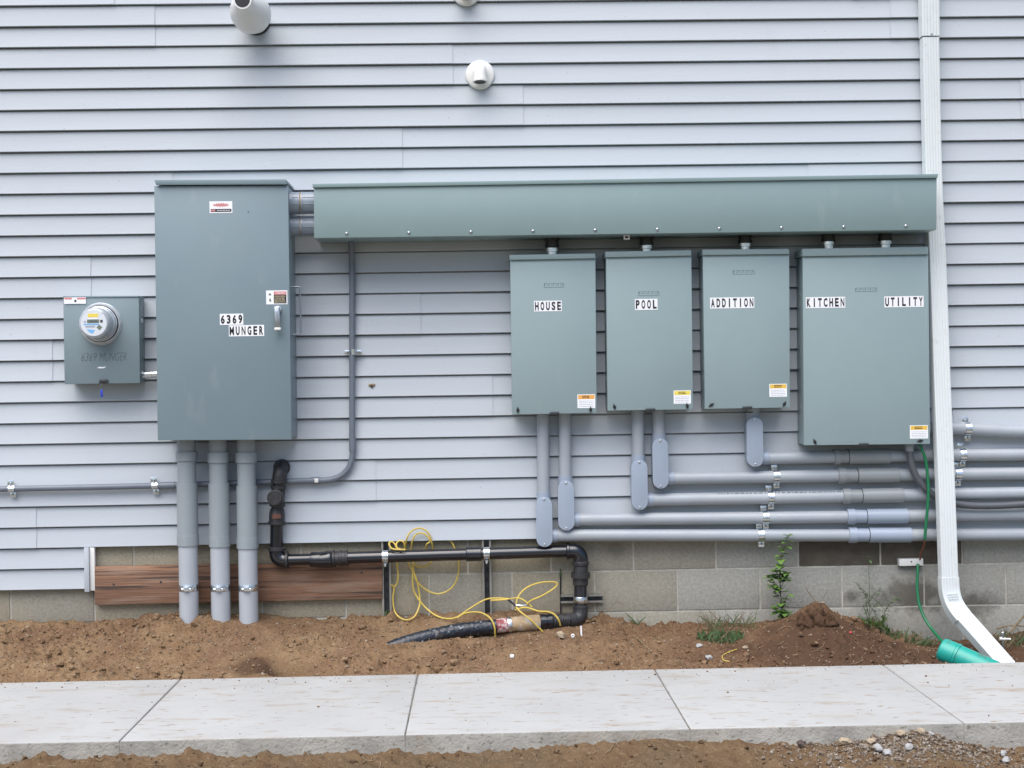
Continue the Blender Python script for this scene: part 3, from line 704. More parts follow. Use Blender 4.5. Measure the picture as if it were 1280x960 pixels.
# --- main disconnect cabinet
YC = -0.265
c = corners((192.6, 232.3), (360.2, 231.6), (364.4, 549.6), (197, 550.5), YC)
cb = thing('disconnect_cabinet', 'tall blue grey steel disconnect cabinet marked 6369 MUNGER', 'electrical cabinet', ((c[2][0]+c[3][0])/2, 0, c[2][1]))
MB().prism([(c[0][0]+0.004, c[0][1]), (c[1][0]-0.004, c[1][1]), (c[2][0]-0.004, c[2][1]+0.006), (c[3][0]+0.004, c[3][1]+0.006)], YC+0.032, -0.016).build('box', M['steel_cab'], cb, bevel=0.002)
MB().prism(c, YC, YC+0.031).build('door', M['steel_cab'], cb, bevel=0.003)
h = corners((192.7, 224.9), (357.4, 224.0), (358.4, 230.4), (195, 231.1), YC-0.016)
mb = MB().prism(h, YC-0.016, YC-0.001)
mb.prism([(h[0][0]+0.0005, h[0][1]-0.0005), (h[1][0]-0.0005, h[1][1]-0.0005), (h[2][0]+0.002, h[2][1]+0.0042), (h[3][0], h[3][1]+0.0042)], YC-0.0008, -0.017)
mb.build('rain_cap', M['steel_cab'], cb, bevel=0.0012)
name_plate('6369', 275, 392.2, 304, 406, YC, cb, 4)
name_plate('MUNGER', 286.3, 406.4, 330, 420.2, YC, cb, 6)
st = plate('maker_sticker', 262, 251.6, 290.3, 266.2, YC, M['white'], cb, 0.0006)
a_, b_, c_, d_ = rect(263.5, 261.2, 289.2, 264.8, YC)
MB().box(a_, b_, YC-0.0010, YC-0.0007, c_, d_).build('black_band', M['ink'], st)
a2, b2, _, _ = rect(263.8, 261.2, 269, 264.8, YC)
MB().box(a2, b2, YC-0.0014, YC-0.0011, c_+0.003, d_-0.003).build('band_mark', M['pinkink'], st)
print_lines(st, 271.5, 261.8, 287.5, 264.0, YC-0.0013, M['white'], 1, prn, 0.3)
a_, b_, c_, d_ = rect(266.5, 253.6, 285.5, 259.0, YC)
mb = MB(); n = 24
for i in range(n):                           # the red oval script mark
    t0 = i/n; x = a_+(b_-a_)*t0; env = math.sin(math.pi*(0.12+0.76*t0))
    zc = (c_+d_)/2+math.sin(t0*40)*0.002; hh = (d_-c_)*0.5*env*(0.55+0.45*abs(math.sin(i*2.1)))
    wv = (b_-a_)/n*0.72
    mb.add([(x, YC-0.0010, zc-hh), (x+wv, YC-0.0010, zc-hh*0.8), (x+wv, YC-0.0010, zc+hh), (x, YC-0.0010, zc+hh*0.8)], [(0, 1, 2, 3)])
mb.build('red_mark', M['redink'], st)
st = plate('danger_sticker', 332.8, 363.0, 359.2, 380.3, YC, M['white'], cb, 0.0006)
a_, b_, c_, d_ = rect(342.3, 364.3, 358.0, 368.2, YC)
MB().box(a_, b_, YC-0.0010, YC-0.0007, c_, d_).build('header_band', M['pinkink'], st)
a_, b_, c_, d_ = rect(342.3, 368.4, 358.0, 379.2, YC)
MB().box(a_, b_, YC-0.0010, YC-0.0007, c_, d_).build('text_panel', M['ink'], st)
print_lines(st, 343, 369.0, 356.5, 378.6, YC-0.0013, M['tanink'], 4, prn, 0.5)
print_lines(st, 345, 365.2, 357, 367.4, YC-0.0013, M['white'], 1, prn, 0.4)
mb = MB(); p = at(337.4, 368.3, YC); mb.prism([(p.x-0.006, p.z+0.004), (p.x+0.003, p.z+0.006), (p.x+0.007, p.z-0.002), (p.x-0.004, p.z-0.004)], YC-0.0010, YC-0.0007)
p = at(337.6, 375, YC); mb.prism([(p.x-0.004, p.z+0.006), (p.x+0.001, p.z+0.008), (p.x+0.006, p.z-0.006), (p.x-0.002, p.z-0.009)], YC-0.0010, YC-0.0007)
mb.build('pictogram', M['pen'], st)
# lever handle with cover
p0 = at(347.6, 384, YC); p1 = at(348.4, 411.5, YC)
hd = MB().rod((p0.x, YC-0.0004, p0.z-0.012), (p0.x, YC-0.028, p0.z-0.012), [(0, 0.017), (0.4, 0.017), (0.45, 0.012), (1, 0.012)], 18).build('handle', M['alu'], cb)
mb = MB().prism([(p0.x-0.013, p0.z), (p0.x+0.011, p0.z+0.002), (p1.x+0.015, p1.z), (p1.x-0.012, p1.z)], YC-0.044, YC-0.026)
mb.build('lever', M['alu'], hd, bevel=0.004)
mb = MB().prism([(p0.x-0.006, p0.z-0.02), (p0.x+0.004, p0.z-0.02), (p1.x+0.008, p1.z+0.012), (p1.x-0.005, p1.z+0.012)], YC-0.048, YC-0.0442)
mb.build('lever_rib', M['nip'], hd, bevel=0.0015)
MB().box(p1.x-0.014, p1.x+0.016, YC-0.050, YC-0.020, p1.z-0.006, p1.z+0.006).build('lever_tip', M['white_pvc'], hd, bevel=0.003)
# wire pull on the side
q0 = at(364, 358.5, -0.18); q1 = at(375.2, 358.5, -0.18); q2 = at(376, 417.6, -0.18); q3 = at(366, 418.5, -0.18)
mb = MB(); path = bend((q0.x-0.012, -0.18, q0.z), q1, (q1+q2)/2, 0.012)+bend((q1+q2)/2, q2, (q3.x-0.012, -0.18, q3.z), 0.012)[1:]
mb.tube(path, 0.0042, 10).build('wire_pull', M['nip'], cb)
p = at(310.5, 264.5, YC); MB().rod((p.x, YC+0.001, p.z), (p.x, YC-0.001, p.z), [(0, 0.004), (1, 0.003)], 10).build('rivet', M['pen'], cb)

# --- meter socket
YM = -0.135
c = corners((78.8, 370.2), (173.6, 369.6), (175.0, 479.0), (80.6, 480.2), YM)
mt = thing('meter_socket', 'small grey steel meter box with a round glass meter', 'electric meter', ((c[2][0]+c[3][0])/2, 0, c[2][1]))
MB().prism([(c[0][0]+0.004, c[0][1]-0.002), (c[1][0]-0.003, c[1][1]-0.002), (c[2][0]-0.003, c[2][1]+0.004), (c[3][0]+0.004, c[3][1]+0.004)], YM+0.022, -0.016).build('box', M['steel_meter'], mt, bevel=0.003)
MB().prism([(c[0][0], c[0][1]-0.009), (c[1][0], c[1][1]-0.009), c[2], c[3]], YM, YM+0.0215).build('cover', M['steel_meter'], mt, bevel=0.003)
MB().prism([(c[0][0], c[0][1]), (c[1][0], c[1][1]), (c[1][0], c[1][1]-0.0085), (c[0][0], c[0][1]-0.0085)], YM-0.003, YM+0.0213).build('top_lip', M['steel_meter'], mt, bevel=0.0015)
p = at(126.0, 405.0, YM)
def mrod(prof, name, mt_, par, y0, y1, n=48):
    return MB().rod((p.x, y0, p.z), (p.x, y1, p.z), prof, n).build(name, mt_, par)
mrod([(0, 0.101), (0.25, 0.101), (0.5, 0.096), (1, 0.094)], 'meter_ring', M['meter_ring'], mt, YM-0.0005, YM-0.016)
mrod([(0, 0.0875), (1, 0.0875)], 'ring_gasket', M['black'], mt, YM-0.0162, YM-0.0195)
met = mrod([(0, 0.084), (0.08, 0.084), (0.10, 0.081), (0.35, 0.079), (0.36, 0.0765), (0.82, 0.073), (0.90, 0.0715), (0.97, 0.066), (1.0, 0.062)], 'meter', M['meter_ring'], mt, YM-0.0197, YM-0.125)
YF = YM-0.1252
mrod([(0, 0.0605), (1, 0.0605)], 'dial_plate', M['dial'], met, YF, YF-0.0010)
def mbox(x0, x1, z0, z1, name, m_, dy=0.0):
    MB().box(p.x+x0, p.x+x1, YF-0.0018-dy, YF-0.0011-dy, p.z+z0, p.z+z1).build(name, M[m_], met)
mbox(-0.026, 0.022, 0.027, 0.044, 'yellow_plate', 'yellowink'); mbox(-0.026, 0.022, 0.018, 0.0245, 'white_strip', 'white')
mbox(-0.030, 0.026, 0.000, 0.016, 'display', 'lcd'); mbox(-0.020, 0.016, 0.004, 0.012, 'display_digits', 'pen', 0.0008)
mbox(-0.046, 0.024, -0.009, -0.003, 'blue_strip', 'lightblue'); mbox(-0.038, 0.006, -0.020, -0.013, 'print_strip', 'greyink')
mbox(0.031, 0.042, 0.002, 0.014, 'black_sensor', 'ink'); mbox(-0.044, -0.036, 0.001, 0.011, 'side_mark', 'greyink')
MB().prism([(p.x-0.034, p.z-0.028), (p.x+0.006, p.z-0.033), (p.x-0.006, p.z-0.050), (p.x-0.018, p.z-0.044)], YF-0.0018, YF-0.0011).build('blue_mark', M['lightblue'], met)
MB().prism([(p.x+0.026, p.z-0.008), (p.x+0.040, p.z-0.020), (p.x+0.028, p.z-0.034), (p.x+0.013, p.z-0.021)], YF-0.0018, YF-0.0011).build('grey_mark', M['lcd'], met)
st = plate('caution_sticker', 80.4, 371.8, 107.4, 379.8, YM, M['white'], mt, 0.0006, 0.0031)
for k, (xa, xb) in enumerate(((80.8, 90), (96.5, 107))):
    a_, b_, c_, d_ = rect(xa, 372.2, xb, 374.2, YM); MB().box(a_, b_, YM-0.0044, YM-0.0038, c_, d_).build('header_band', M['pinkink'], st)
pp = at(94.5, 376.2, YM); MB().rod((pp.x, YM-0.0038, pp.z), (pp.x, YM-0.0046, pp.z), [(0, 0.0055), (1, 0.0055)], 12).build('padlock_mark', M['ink'], st)
a_, b_, c_, d_ = rect(102, 441, 158, 451, YM)
for wd_, f0, f1 in (('6369', 0.0, 0.34), ('MUNGER', 0.40, 1.0)):
    text_mb(wd_, a_+(b_-a_)*f0, a_+(b_-a_)*f1, c_, d_, YM-0.0007, offset=-0.018, shear=0.3).build('handwriting', M['pen'], mt)
a_, b_, c_, d_ = rect(121, 458.3, 133, 460.3, YM)
MB().prism([(a_, c_+0.002), (a_+0.015, d_), (b_-0.02, d_-0.002), (b_, d_), (b_-0.012, c_), (a_+0.01, c_)], YM-0.0008, YM-0.0002).build('scuff_mark', M['white'], mt)
a_, b_, c_, d_ = rect(124.5, 474.5, 135.5, 479.5, YM)
MB().box(a_, b_, YM-0.010, YM-0.0005, c_, d_).build('hasp', M['iron_worn'], mt, bevel=0.003)
mb = MB(); q = at(127, 479, YM-0.008)
mb.tube([(q.x, YM-0.008, q.z+0.004), (q.x-0.003, YM-0.010, q.z-0.012), (q.x+0.001, YM-0.008, q.z-0.030)], 0.0012, 6).build('seal_wire', M['nip'], mt)
MB().box(q.x-0.006, q.x+0.006, YM-0.012, YM-0.008, q.z-0.066, q.z-0.029).build('seal_tag', M['bluetag'], mt, bevel=0.0015)
for z_, hh in ((0.325, 0.030), (0.285, 0.016), (0.355, 0.012)):
    xx = c[0] if False else None
xs = at(174.3, 425, YM).x; zs = at(174.3, 425, YM).z
MB().box(xs-0.0028, xs-0.0012, YM+0.05, YM+0.085, zs+0.115, zs+0.165).build('side_sticker', M['greyink'], mt)
MB().box(xs-0.0028, xs-0.0012, YM+0.05, YM+0.085, zs+0.085, zs+0.105).build('side_sticker', M['white'], mt)

# --- nipple between meter and cabinet; two large nipples between cabinet and trough
a_ = at(175, 468.3, -0.075); b_ = at(198, 467.6, -0.075)
t = thing('conduit_nipple', 'short bright metal conduit nipple joining meter box to tall cabinet', 'pipe fitting', (a_.x, -0.075, a_.z))
xe = at(199, 468, -0.1).x
MB().rod((a_.x-0.006, -0.075, a_.z), (xe+0.02, -0.075, b_.z), [(0, 0.0165), (1, 0.0165)], 24).build('tube', M['galv'], t)
MB().rod((a_.x+0.001, -0.075, a_.z), (a_.x+0.014, -0.075, a_.z), [(0, 0.021), (1, 0.021)], 6).build('locknut', M['galv'], t)
for py, rr, yy, nm in ((254.0, 0.052, -0.165, 'upper'), (282.6, 0.047, -0.135, 'lower')):
    a_ = at(358, py, yy); b_ = at(394, py-0.6, yy)
    t = thing('large_nipple', nm+' thick ribbed grey conduit nipple between cabinet and trough', 'pipe fitting', (a_.x, yy, a_.z-rr), 'nipples between cabinet and trough')
    L = b_.x-a_.x; mid = 376.5
    MB().rod((a_.x, yy, a_.z), (a_.x+L*0.49, yy, a_.z), [(0, rr), (0.05, rr), (0.5, rr), (0.52, rr*0.985), (0.93, rr*0.985), (0.94, rr*1.02), (1, rr*1.02)], 36).build('collar', M['nip_pvc'], t)
    MB().rod((a_.x+L*0.492, yy, a_.z), (a_.x+L*0.535, yy, a_.z), [(0, rr*0.93), (1, rr*0.93)], 36).build('gasket', M['tan'], t)
    MB().rod((a_.x+L*0.537, yy, a_.z), (b_.x+0.008, yy, a_.z), [(0, rr*1.02), (0.10, rr*1.02), (0.11, rr*0.985), (1, rr*0.985)], 36).build('collar', M['nip_pvc'], t)
    for k in range(10):
        an = R(k*36+12)
        for x0, x1 in ((a_.x+L*0.24, a_.x+L*0.46), (a_.x+L*0.60, b_.x)):
            MB().tube([(x0, yy+math.cos(an)*rr*0.985, a_.z+math.sin(an)*rr*0.985), (x1, yy+math.cos(an)*rr*0.985, a_.z+math.sin(an)*rr*0.985)], 0.0018, 6).build('rib', M['nip_pvc'], t)

# ================================================================== CONDUITS
RP = 0.0302; YR = -0.052
def strap(parent, px, py, Y, r, horiz=True, tabpx=5):
    """pressed metal pipe strap: band over the front of the pipe with an ear above and below"""
    c = at(px, py, Y); wd_ = 0.0145; t = 0.002; mb = MB(); n = 14; o = []
    prof = [(-(r+0.030), -0.0165), (-(r+0.004), -0.0165)]
    prof = []
    for i in range(n+1):
        th = R(-95+190*i/n); prof.append((math.sin(th)*(r+0.001), -math.cos(th)*(r+0.001)+Y))
    def ribbon(pts, off, half):
        vs_ = []; fs = []
        for (u, y) in pts:
            for s_ in (-half, half):
                vs_.append((c.x+off+s_, y, c.z+u) if horiz else (c.x+u, y, c.z+off+s_))
        for i in range(len(pts)-1): fs.append((2*i, 2*i+1, 2*i+3, 2*i+2))
        return vs_, fs
    k = len(prof); inner = prof; outer = [((r+0.003)/(r+0.001)*u, Y+(y-Y)*(r+0.003)/(r+0.001)) for u, y in prof]
    vs_ = []; fs = []
    for i in range(k):
        for (u, y) in (inner[i], outer[i]):
            for s_ in (-wd_, wd_):
                vs_.append((c.x+s_, y, c.z+u) if horiz else (c.x+u, y, c.z+s_))
    for i in range(k-1):
        a_, b_ = 4*i, 4*i+4
        fs += [(a_+2, a_+3, b_+3, b_+2), (a_, b_, b_+1, a_+1), (a_, a_+2, b_+2, b_), (a_+1, b_+1, b_+3, a_+3)]
    fs += [(0, 1, 3, 2), (4*k-4, 4*k-2, 4*k-1, 4*k-3)]
    mb.add(vs_, fs)
    st_ = mb.build('strap', M['galv'], parent)
    for s_, dx in ((1, -0.007), (-1, 0.003)):
        u0 = s_*(r+0.0005); u1 = s_*(r+0.027)
        lo, hi = min(u0, u1), max(u0, u1)
        yb = Y+0.008 if Y < -0.04 else Y+0.004
        if horiz: MB().box(c.x+dx-0.0145, c.x+dx+0.0145, yb-0.003, yb, c.z+lo, c.z+hi).build('ear', M['galv'], st_, bevel=0.001)
        else: MB().box(c.x+lo, c.x+hi, yb-0.003, yb, c.z-0.009, c.z+0.009).build('ear', M['galv'], st_, bevel=0.001)
        q = (c.x+dx, yb, c.z+s_*(r+0.011)) if horiz else (c.x+s_*(r+0.011), yb, c.z)
        MB().rod((q[0], q[1]-0.003, q[2]), (q[0], q[1]-0.008, q[2]), [(0, 0.006), (0.6, 0.0055), (1, 0.003)], 8).build('screw', M['nip'], st_)
    return st_
def slot_outline(x0, x1, z0, z1, n=10):
    r = (x1-x0)/2; cx = (x0+x1)/2; out = []
    for i in range(n+1):
        t = math.pi-math.pi*i/n; out.append((cx+r*math.cos(t), z1-r+r*math.sin(t)))
    for i in range(n+1):
        t = -math.pi*i/n; out.append((cx+r*math.cos(t), z0+r+r*math.sin(t)))
    return out
def conduit_body(parent, x0, y0, x1, y1):
    """LB fitting: tall round-ended box with a screwed cover plate"""
    a_, b_, c_, d_ = rect(x0, y0, x1, y1, YR-0.047)
    s = 0.003
    bd = MB().prism(slot_outline(a_+s, b_-s, c_+s, d_-s), YR-0.040, YR+0.034).build('conduit_body', M['pvc_blue'], parent, bevel=0.002)
    cv = MB().prism(slot_outline(a_, b_, c_, d_), YR-0.0465, YR-0.0402).build('cover_plate', M['pvc_blue'], bd, bevel=0.0022, seg=3)
    for z in (d_-0.0125, c_+0.0125):
        MB().rod(((a_+b_)/2, YR-0.0466, z), ((a_+b_)/2, YR-0.0495, z), [(0, 0.0065), (0.7, 0.006), (1, 0.004)], 10).build('screw', M['alu'], bd)
    return a_, b_, c_, d_
def conduit_run(label, vx, vy0, body, h0, h1, coup, straps, print_=False, sleeve='pvc_sleeve', seed=0):
    base = at(body[0], body[3], YR)
    t = thing('conduit_run', label, 'conduit', base, 'grey conduits leaving the panels')
    a_, b_, c_, d_ = conduit_body(t, *body)
    cx = (a_+b_)/2
    top = at(vx, vy0, YR)
    hubz = d_+0.012
    MB().rod((cx, YR, d_-0.02), (cx, YR, d_+0.020), [(0, RP+0.004), (1, RP+0.0035)], 24).build('hub', M['pvc_blue'], t)
    if top.z+0.02 > d_+0.0205:
        MB().tube([(top.x, YR, top.z+0.012), (top.x*0.5+cx*0.5, YR, top.z*0.5+d_*0.5), (cx, YR, d_+0.0195)], RP, 28).build('riser_pipe', M['pvc'], t)
    p0 = at(*h0, YR); p1 = at(*h1, YR)
    def hp(px):
        f = (px-h0[0])/(h1[0]-h0[0]); return p0+(p1-p0)*f
    MB().rod(hp(h0[0]-3), hp(h0[0]+6), [(0, RP+0.004), (0.6, RP+0.004), (1, RP+0.003)], 24).build('hub', M['pvc_blue'], t)
    bow = [hp(h0[0]+(h1[0]-h0[0])*i/12)+Vector((0, 0, 0.0015*math.sin(i*0.9+seed))) for i in range(13)]
    MB().tube(bow, RP, 28).build('pipe', M['pvc'], t)
    xa, xb, xc, xd = coup
    cp = MB().rod(hp(xa), hp(xc-0.6), [(0, RP+0.001), (0.001, RP+0.0085), (0.40, RP+0.0085), (0.402, RP+0.0030), (0.999, RP+0.0030), (1, RP+0.0005)], 28).build('expansion_collar', M[sleeve], t)
    MB().rod(hp(xc), hp(xd), [(0, RP+0.002), (0.001, RP+0.0068), (0.998, RP+0.0068), (1, RP+0.001)], 28).build('expansion_sleeve', M[sleeve], t)
    MB().rod(hp(xc-0.6), hp(xc), [(0, RP+0.0045), (1, RP+0.0045)], 28).build('seal_ring', M['black'], t)
    for s_ in straps:
        strap(t, s_, h0[1]+(h1[1]-h0[1])*(s_-h0[0])/(h1[0]-h0[0]), YR, RP)
    if print_:
        rn = random.Random(5); mb = MB(); x = h0[0]+20
        while x < xa-6:
            wd_ = rn.uniform(1.0, 6); q0 = hp(x); q1 = hp(x+wd_)
            if x > 895:
                an = R(52); dy = -math.cos(an)*(RP+0.0006); dz = math.sin(an)*(RP+0.0006); hh = 0.0022
                mb.add([(q0.x, YR+dy, q0.z+dz-hh), (q1.x, YR+dy, q1.z+dz-hh), (q1.x, YR+dy+0.0018, q1.z+dz+hh), (q0.x, YR+dy+0.0018, q0.z+dz+hh)], [(0, 1, 2, 3)])
            x += wd_+rn.choice((1.2, 1.6, 2.5))
        mb.build('pipe_print', M['pen'], t)
    return t
conduit_run('lowest grey conduit, dropping from the left of the HOUSE panel', 678.5, 517, (670.3, 621, 690.6, 684), (690.5, 669.6), (1700, 667.3), (1057.5, 1066, 1082.8, 1135), [951], sleeve='pvc_blue', seed=1)
conduit_run('second lowest grey conduit, dropping from the right of the HOUSE panel', 705.8, 517, (697.6, 600.6, 718, 663.6), (718, 649.6), (1700, 638.5), (1055.6, 1066, 1080, 1130.6), [956.5], sleeve='pvc_blue', seed=2)
conduit_run('grey conduit with printed line, dropping from the left of the POOL panel', 797, 512, (789.3, 574.7, 809.8, 637.7), (810, 624.6), (1700, 609.0), (1051, 1062, 1075, 1126), [963], True, seed=3)
conduit_run('grey conduit dropping from the right of the POOL panel', 822.8, 511, (815.7, 547.7, 835.8, 611), (836, 597.6), (1700, 586.0), (1045.3, 1055.6, 1069.7, 1121), [970, 1197], seed=4)
conduit_run('grey conduit from the ADDITION panel running under the wide panel', 942, 509, (933.5, 521, 954.3, 584), (954.3, 572.2), (1700, 562.5), (1041.5, 1050, 1059.4, 1111), [1202.6], seed=5)
# conduit leaving the right side of the wide panel
p0 = at(1150, 537, YR)
t = thing('side_conduit', 'uppermost grey conduit right of the downspout, sagging slightly', 'conduit', p0, None)
pts = spline([at(1152, 537, YR), at(1195, 535.5, YR), at(1230, 537.5, YR), at(1280, 539.5, YR), at(1400, 540, YR), at(1700, 534, YR)], 6)
MB().tube(pts, RP+0.001, 28).build('pipe', M['pvc'], t)
MB().rod(at(1161.5, 536.6, YR), at(1172, 536.3, YR), [(0, RP+0.006), (1, RP+0.005)], 24).build('hub', M['pvc_sleeve'], t)
strap(t, 1209, 536.3, YR, RP+0.001)
# flexible conduit
p0 = at(1136, 553, -0.10)
t = thing('flexible_conduit', 'dark grey flexible conduit curving down from the wide panel behind the downspout', 'conduit', p0)
q = [at(1136.5, 550, -0.11), at(1137, 562, -0.112), at(1139.5, 580, -0.112), at(1146, 597, -0.108), at(1157, 611, -0.102), at(1172, 622, -0.0985), at(1190, 628.5, -0.098), at(1215, 632, -0.098), at(1250, 632, -0.098), at(1285, 630, -0.098), at(1340, 628, -0.098), at(1500, 628, -0.098)]
MB().tube(spline(q, 8), 0.0165, 20).build('flexible_tube', M['flex'], t)
MB().rod(at(1136.5, 553, -0.11), at(1136.8, 564, -0.112), [(0, 0.026), (0.35, 0.026), (0.36, 0.022), (1, 0.021)], 20).build('connector', M['pvc_sleeve'], t)

# --- three large risers below the cabinet
YB3 = -0.115; m3 = mpp(YB3)
for i, (xc_, r0, r1, s0, s1, bot, nm) in enumerate(((235.0, 564.6, 575.8, 603.7, 681.8, 790, 'left'), (274.8, 565, 578.2, 603.7, 683, 787, 'middle'), (309.6, 565, 578, 607.3, 685.2, 793, 'right'))):
    lean = 0.6
    def P(py): q_ = at(xc_+(py-680)*0.0158, py, YB3); return Vector((q_.x, YB3, q_.z))
    base = P(bot)
    t = thing('service_riser', {'left': 'leftmost', 'middle': 'middle', 'right': 'rightmost'}[nm]+' of three thick grey conduits rising from soil into the cabinet', 'conduit', base, 'service risers under the cabinet')
    MB().rod(P(545), P(s0+4), [(0, 0.0445), (1, 0.0445)], 36).build('upper_pipe', M['pvc_big'], t)
    MB().rod(P(r0), P(r1), [(0, 0.0455), (0.001, 0.0515), (0.99, 0.0515), (1, 0.0455)], 36).build('adapter_ring', M['pvc_big'], t)
    MB().rod(P(s0), P(s1), [(0, 0.0450), (0.001, 0.0495), (0.83, 0.0495), (0.832, 0.0512), (0.998, 0.0512), (1, 0.046)], 40).build('expansion_sleeve', M['pvc_big'], t)
    MB().rod(P(s1), P(bot+20), [(0, 0.0455), (1, 0.0455)], 40).build('lower_pipe', M['pvc_pale'], t)
    b_ = MB().rod(P(730.2), P(738.2), [(0, 0.0465), (0.1, 0.0475), (0.9, 0.0475), (1, 0.0465)], 40).build('strap_band', M['galv'], t)
    pz = P(734.2)
    MB().box(pz.x-0.013, pz.x+0.013, YB3-0.060, YB3-0.0476, pz.z-0.011, pz.z+0.011).build('clamp', M['galv'], b_, bevel=0.002)
    MB().rod((pz.x-0.022, YB3-0.054, pz.z), (pz.x+0.020, YB3-0.054, pz.z), [(0, 0.006), (0.2, 0.006), (0.21, 0.0035), (1, 0.0035)], 8).build('bolt', M['galv'], b_)
    MB().box(pz.x-0.02, pz.x+0.02, YB3+0.046, -0.0165, pz.z-0.018, pz.z+0.018).build('stand_off', M['galv'], t)
    for k in range(8):
        an = R(k*45+10); q0 = P(s1-14); q1 = P(s1-1)
        o_ = Vector((math.cos(an)*0.0505, math.sin(an)*0.0505, 0)); MB().tube([q0+o_, q1+o_], 0.0015, 6).build('rib', M['pvc_big'], t)

# --- thin conduit from trough down and along to the left
YE = -0.034; RE = 0.0145
t = thing('thin_conduit', 'thin grey conduit bending from the trough to run left along the wall', 'conduit', at(440, 600, YE))
pv = [at(438.8, 296, -0.06), at(439.2, 305, -0.06), at(439.6, 325, -0.036)]+[at(440.2, y, YE) for y in (345, 420, 500, 555)]
A = at(441, 560, YE); Cn = at(441.5, 600.5, YE); B = at(395, 600.6, YE)
ctr = 0.155
pth = spline(pv, 4)+bend(A, Cn, B, ctr, 12)[1:]
pth += [at(345, 602, YE), at(280, 604.3, YE), at(215, 606.6, YE), at(120, 608.9, YE), at(0, 611.2, YE), at(-400, 620, YE)]
MB().tube(pth, RE, 20).build('pipe', M['emt'], t)
MB().rod(at(440.8, 548, YE), at(440.9, 564, YE), [(0, RE+0.003), (1, RE+0.003)], 20).build('coupling', M['emt'], t)
MB().rod(at(199, 607.2, YE), at(219, 606.5, YE), [(0, RE+0.003), (1, RE+0.003)], 20).build('coupling', M['emt'], t)
MB().rod(at(389, 600.7, YE), at(400, 600.5, YE), [(0, RE+0.003), (1, RE+0.003)], 20).build('coupling', M['emt'], t)
strap(t, 441.4, 440, YE, RE, horiz=False); strap(t, 15, 611, YE, RE); strap(t, 194, 607.2, YE, RE)
q = at(396, 600.3, YE); MB().box(q.x-0.009, q.x+0.009, YE-0.020, YE-0.0165, q.z-0.010, q.z+0.010).build('strap', M['white_pvc'], t, bevel=0.001)

# ================================================================== GAS PIPE
YG = -0.060; RG = 0.0275
t = thing('gas_pipe', 'black iron gas pipe with elbows running along the foundation into the soil', 'gas pipe', at(725, 775, YG))
def frod(name, pa, pb_, prof, mt_='iron', n=28, Y=YG, Yb=None):
    return MB().rod(at(*pa, Y), at(*pb_, Y if Yb is None else Yb), prof, n).build(name, M[mt_], t)
# top elbow out of the wall
e0 = at(354, 583.5, -0.005); e1 = at(350.5, 585, YG-0.01); e2 = at(348.6, 603, YG-0.01)
q = bend(Vector((e1.x, 0.0, e1.z)), Vector((e1.x, YG-0.01, e1.z)), e2, 0.045, 8)
MB().tube(q, 0.034, 26).build('elbow', M['iron_worn'], t)
MB().rod((e1.x, -0.012, e1.z), (e1.x, -0.030, e1.z), [(0, 0.040), (1, 0.040)], 26).build('elbow_bead', M['iron_worn'], t)
frod('elbow_bead', (348.7, 599.5), (348.5, 604.5), [(0, 0.034), (0.2, 0.0385), (0.8, 0.0385), (1, 0.034)], 'iron_worn', Y=YG-0.01)
frod('nipple', (348.5, 603), (348.2, 610), [(0, 0.029), (1, 0.029)], 'iron', Y=YG-0.01)
frod('tee', (348.3, 607), (346.6, 633), [(0, 0.037), (0.15, 0.037), (0.17, 0.033), (0.8, 0.033), (0.82, 0.038), (1, 0.038)], 'iron_worn', Y=YG-0.008)
c = at(346.8, 621, YG-0.01)
MB().rod((c.x, YG, c.z), (c.x-0.004, YG-0.085, c.z), [(0, 0.033), (0.55, 0.033), (0.57, 0.039), (0.8, 0.039), (0.82, 0.034), (1, 0.0335)], 28).build('tee_plug', M['iron_worn'], t)
frod('nipple', (346.7, 633), (346.4, 640), [(0, 0.029), (1, 0.029)], 'iron_worn')
uc = frod('coupling', (346.5, 636), (346.0, 656), [(0, 0.034), (0.12, 0.034), (0.2, 0.036), (0.35, 0.038), (0.75, 0.0375), (0.8, 0.043), (0.95, 0.043), (1, 0.036)], 'iron_worn')
q0 = at(345.8, 645.5, YG-0.0385); MB().prism([(q0.x-0.020, q0.z+0.010), (q0.x+0.018, q0.z+0.012), (q0.x+0.020, q0.z-0.008), (q0.x-0.019, q0.z-0.011)], YG-0.0405, YG-0.030).build('faded_tag', M['rusttag'], uc)
frod('nipple', (346, 656), (345.8, 688), [(0, 0.0315), (1, 0.0315)], 'iron')
frod('elbow_bead', (345.8, 683.5), (345.7, 689), [(0, 0.035), (0.2, 0.041), (0.8, 0.041), (1, 0.035)], 'iron_worn')
q = bend(at(345.7, 686.5, YG), at(345.2, 700.2, YG), at(359.5, 700, YG), 0.045, 10)
MB().tube(q, 0.036, 26).build('elbow', M['iron'], t)
frod('elbow_bead', (356.5, 700), (361, 699.9), [(0, 0.035), (0.2, 0.041), (0.8, 0.041), (1, 0.035)], 'iron_worn')
frod('pipe', (360, 699.8), (392, 699.0), [(0, RG), (1, RG)], 'iron')
frod('reducer', (388, 699.3), (402, 700), [(0, 0.034), (0.1, 0.037), (0.9, 0.037), (1, 0.036)], 'iron')
frod('elbow', (401, 700), (416.5, 698.6), [(0, 0.037), (0.5, 0.041), (0.75, 0.0415), (0.9, 0.039), (1, 0.033)], 'iron')
frod('coupling', (416, 698.4), (435, 697.2), [(0, 0.041), (0.15, 0.041), (0.17, 0.035), (0.4, 0.035), (0.42, 0.039), (0.6, 0.039), (0.62, 0.036), (0.9, 0.036), (0.91, 0.040), (1, 0.040)], 'iron_worn')
frod('pipe', (434, 697.3), (712, 688.9), [(0, RG+0.0015), (1, RG+0.0015)], 'iron')
